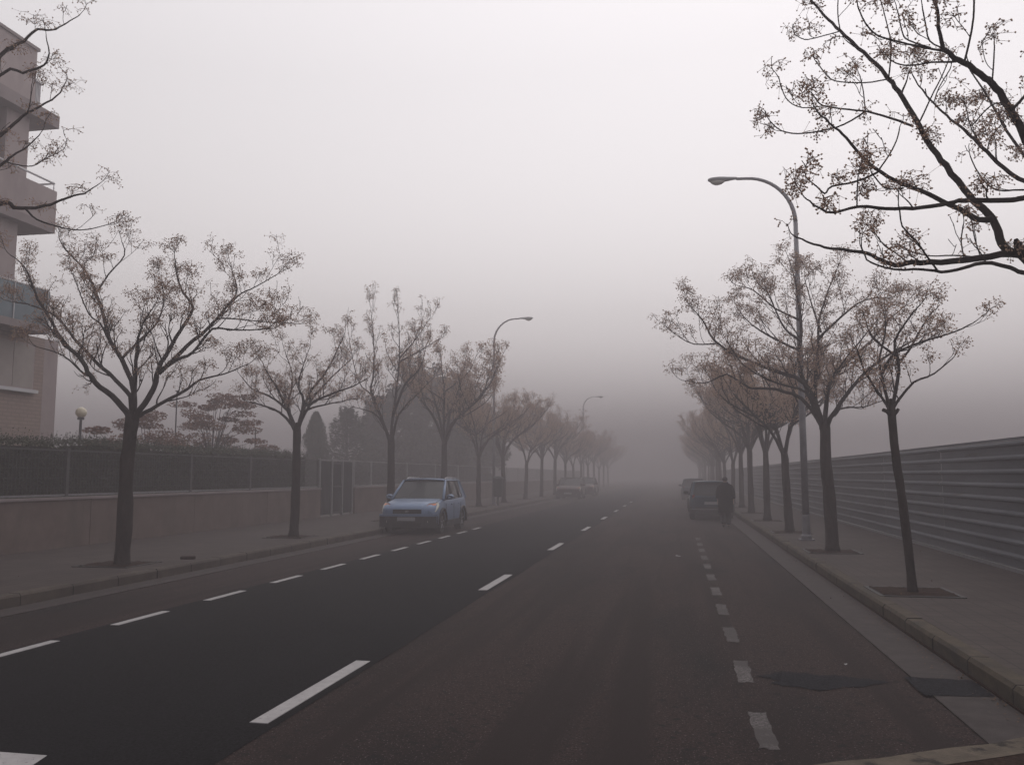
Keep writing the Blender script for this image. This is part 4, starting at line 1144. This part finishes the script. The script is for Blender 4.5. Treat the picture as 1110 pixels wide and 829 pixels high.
# coat: torso, skirt and sleeves
S = []
for (z, wx, wy, cy) in [(.50,.235,.19,.01),(.72,.245,.195,.0),(.95,.235,.18,.0),(1.1,.225,.175,0),(1.25,.235,.17,0),(1.38,.235,.155,.01),(1.45,.19,.135,.015),(1.50,.10,.10,.02),(1.54,.075,.08,.03)]:
    S.append([(HS*wx*math.cos(2*PI*q/24)*(1+.04*math.sin(q*3.1+z*5)), HS*(cy+wy*math.sin(2*PI*q/24)*(1+.04*math.sin(q*2.3+z*7))), HS*z) for q in range(24)])
b = MB()
for s in S: b.v += s
for i in range(len(S)-1):
    for q in range(24): a = i*24+q; c_ = i*24+(q+1) % 24; b.f.append((a, c_, c_+24, a+24))
co = b.build('coat', M['coat'], person, smooth=True); sd = co.modifiers.new('s', 'SOLIDIFY'); sd.thickness = .015; sd.offset = 1
skin_obj('sleeve', [V(.13,.01,1.42), V(.20,0,1.38), V(.265,-.06,1.16), V(.285,.01,.97)], [(0,1),(1,2),(2,3)], [.085*HS,.09*HS,.078*HS,.062*HS], M['coat'], person)
skin_obj('sleeve', [V(-.13,.01,1.42), V(-.20,0,1.38), V(-.255,.06,1.16), V(-.265,.14,.98)], [(0,1),(1,2),(2,3)], [.085*HS,.09*HS,.078*HS,.062*HS], M['coat'], person)
skin_obj('trousers', [V(0,0,.92), V(.09,0,.84), V(.10,.12,.50), V(.09,.06,.07), V(-.09,0,.84), V(-.09,.04,.50), V(-.09,-.21,.11)], [(0,1),(1,2),(2,3),(0,4),(4,5),(5,6)],
         [q*HS for q in (.13,.12,.10,.092,.12,.10,.092)], M['trouser'], person)
skin_obj('shoe', [V(.09,.04,.05), V(.09,.13,.045), V(.095,.24,.035)], [(0,1),(1,2)], [.05*HS,.045*HS,.035*HS], M['shoe'], person)
skin_obj('shoe', [V(-.09,-.22,.10), V(-.09,-.14,.06), V(-.09,-.05,.04)], [(0,1),(1,2)], [.05*HS,.045*HS,.035*HS], M['shoe'], person)
skin_obj('hair', [V(0,.01,1.56), V(0,.025,1.66), V(0,.045,1.73)], [(0,1),(1,2)], [(.10*HS,.10*HS),(.108*HS,.112*HS),(.07*HS,.08*HS)], M['hair'], person)
b = MB()
for sx in (-1,1):
    pb = Vector(V(.27*sx if sx > 0 else -.25, .02 if sx > 0 else .16, .93))
    b2 = MB()
    V2 = []
    for (dz, w, t) in ((0,.026,.020),(-.04,.040,.018),(-.08,.042,.017),(-.095,.036,.015)):
        V2.append([(pb.x+t*math.cos(2*PI*q/10), pb.y+w*math.sin(2*PI*q/10), pb.z+dz) for q in range(10)])
    for v in V2: b2.v += v
    for i in range(3):
        for q in range(10): a = i*10+q; c_ = i*10+(q+1)%10; b2.f.append((a, c_, c_+10, a+10))
    b2.f.append(tuple(30+q for q in range(10)))
    for j, (oy, ln) in enumerate(((-.027,.058),(-.009,.068),(.010,.072),(.028,.062))):
        p = pb+Vector((0,oy,-.085)); b2.tube([p, p+Vector((-.006*sx,.004,-ln*.5)), p+Vector((-.022*sx,.008,-ln))], [.009,.0085,.007], 7)
    p = pb+Vector((0,.035,-.03)); b2.tube([p, p+Vector((-.004*sx,.03,-.025)), p+Vector((-.012*sx,.038,-.055))], [.011,.010,.008], 7)
    b2.build('hand', M['skin'], person, smooth=True)

# ------------------------------------------------------------------ air
hz = MB().box(-FAR-6, FAR+6, -FAR-6, FAR+6, -1.6, 17.6).build('haze', M['ground']); hz['kind'] = 'stuff'
hm = bpy.data.materials.new('haze_air'); hm.use_nodes = True; nt = hm.node_tree
for n in list(nt.nodes): nt.nodes.remove(n)
out = nt.nodes.new('ShaderNodeOutputMaterial'); pv = nt.nodes.new('ShaderNodeVolumePrincipled')
pv.inputs['Color'].default_value = (.55,.515,.528,1); pv.inputs['Density'].default_value = .0154; pv.inputs['Anisotropy'].default_value = .3
nt.links.new(pv.outputs[0], out.inputs['Volume'])
hz.data.materials.clear(); hz.data.materials.append(hm)

# ------------------------------------------------------------------ light
SUN_EL, SUN_AZ = R(52), R(12)       # azimuth from +Y towards +X
w = bpy.data.worlds.new('World'); sc.world = w; w.use_nodes = True; nt = w.node_tree
bg = nt.nodes['Background']; sky = nt.nodes.new('ShaderNodeTexSky'); sky.sky_type = 'NISHITA'; sky.sun_disc = False
sky.sun_elevation = SUN_EL; sky.sun_rotation = SUN_AZ; sky.dust_density = .4; sky.air_density = 3; sky.altitude = 0
hs = nt.nodes.new('ShaderNodeHueSaturation'); hs.inputs['Saturation'].default_value = .05
nt.links.new(sky.outputs[0], hs.inputs['Color'])
tn = nt.nodes.new('ShaderNodeMix'); tn.data_type = 'RGBA'; tn.blend_type = 'MULTIPLY'; tn.inputs['Factor'].default_value = 1; tn.inputs[7].default_value = (1.03,.985,1.005,1)
nt.links.new(hs.outputs[0], tn.inputs[6]); nt.links.new(tn.outputs[2], bg.inputs[0]); bg.inputs[1].default_value = .15
ld = bpy.data.lights.new('sun', 'SUN'); ld.energy = .5; ld.angle = R(60); ld.color = (1,.97,.94)
sun = bpy.data.objects.new('sun', ld); col.objects.link(sun)
dv = Vector((math.sin(SUN_AZ)*math.cos(SUN_EL), math.cos(SUN_AZ)*math.cos(SUN_EL), math.sin(SUN_EL)))
sun.rotation_euler = (-dv).to_track_quat('-Z', 'Y').to_euler(); sun.location = (0,0,40)

sc.view_settings.view_transform = 'Standard'; sc.view_settings.look = 'None'; sc.view_settings.gamma = 1; sc.view_settings.exposure = .18
sc.view_settings.use_curve_mapping = False
sc.render.engine = 'CYCLES'
cy = sc.cycles
cy.volume_bounces = 1; cy.max_bounces = 6; cy.diffuse_bounces = 3; cy.glossy_bounces = 3; cy.transmission_bounces = 4
cy.use_denoising = True
try: cy.denoiser = 'OPENIMAGEDENOISE'
except Exception: pass
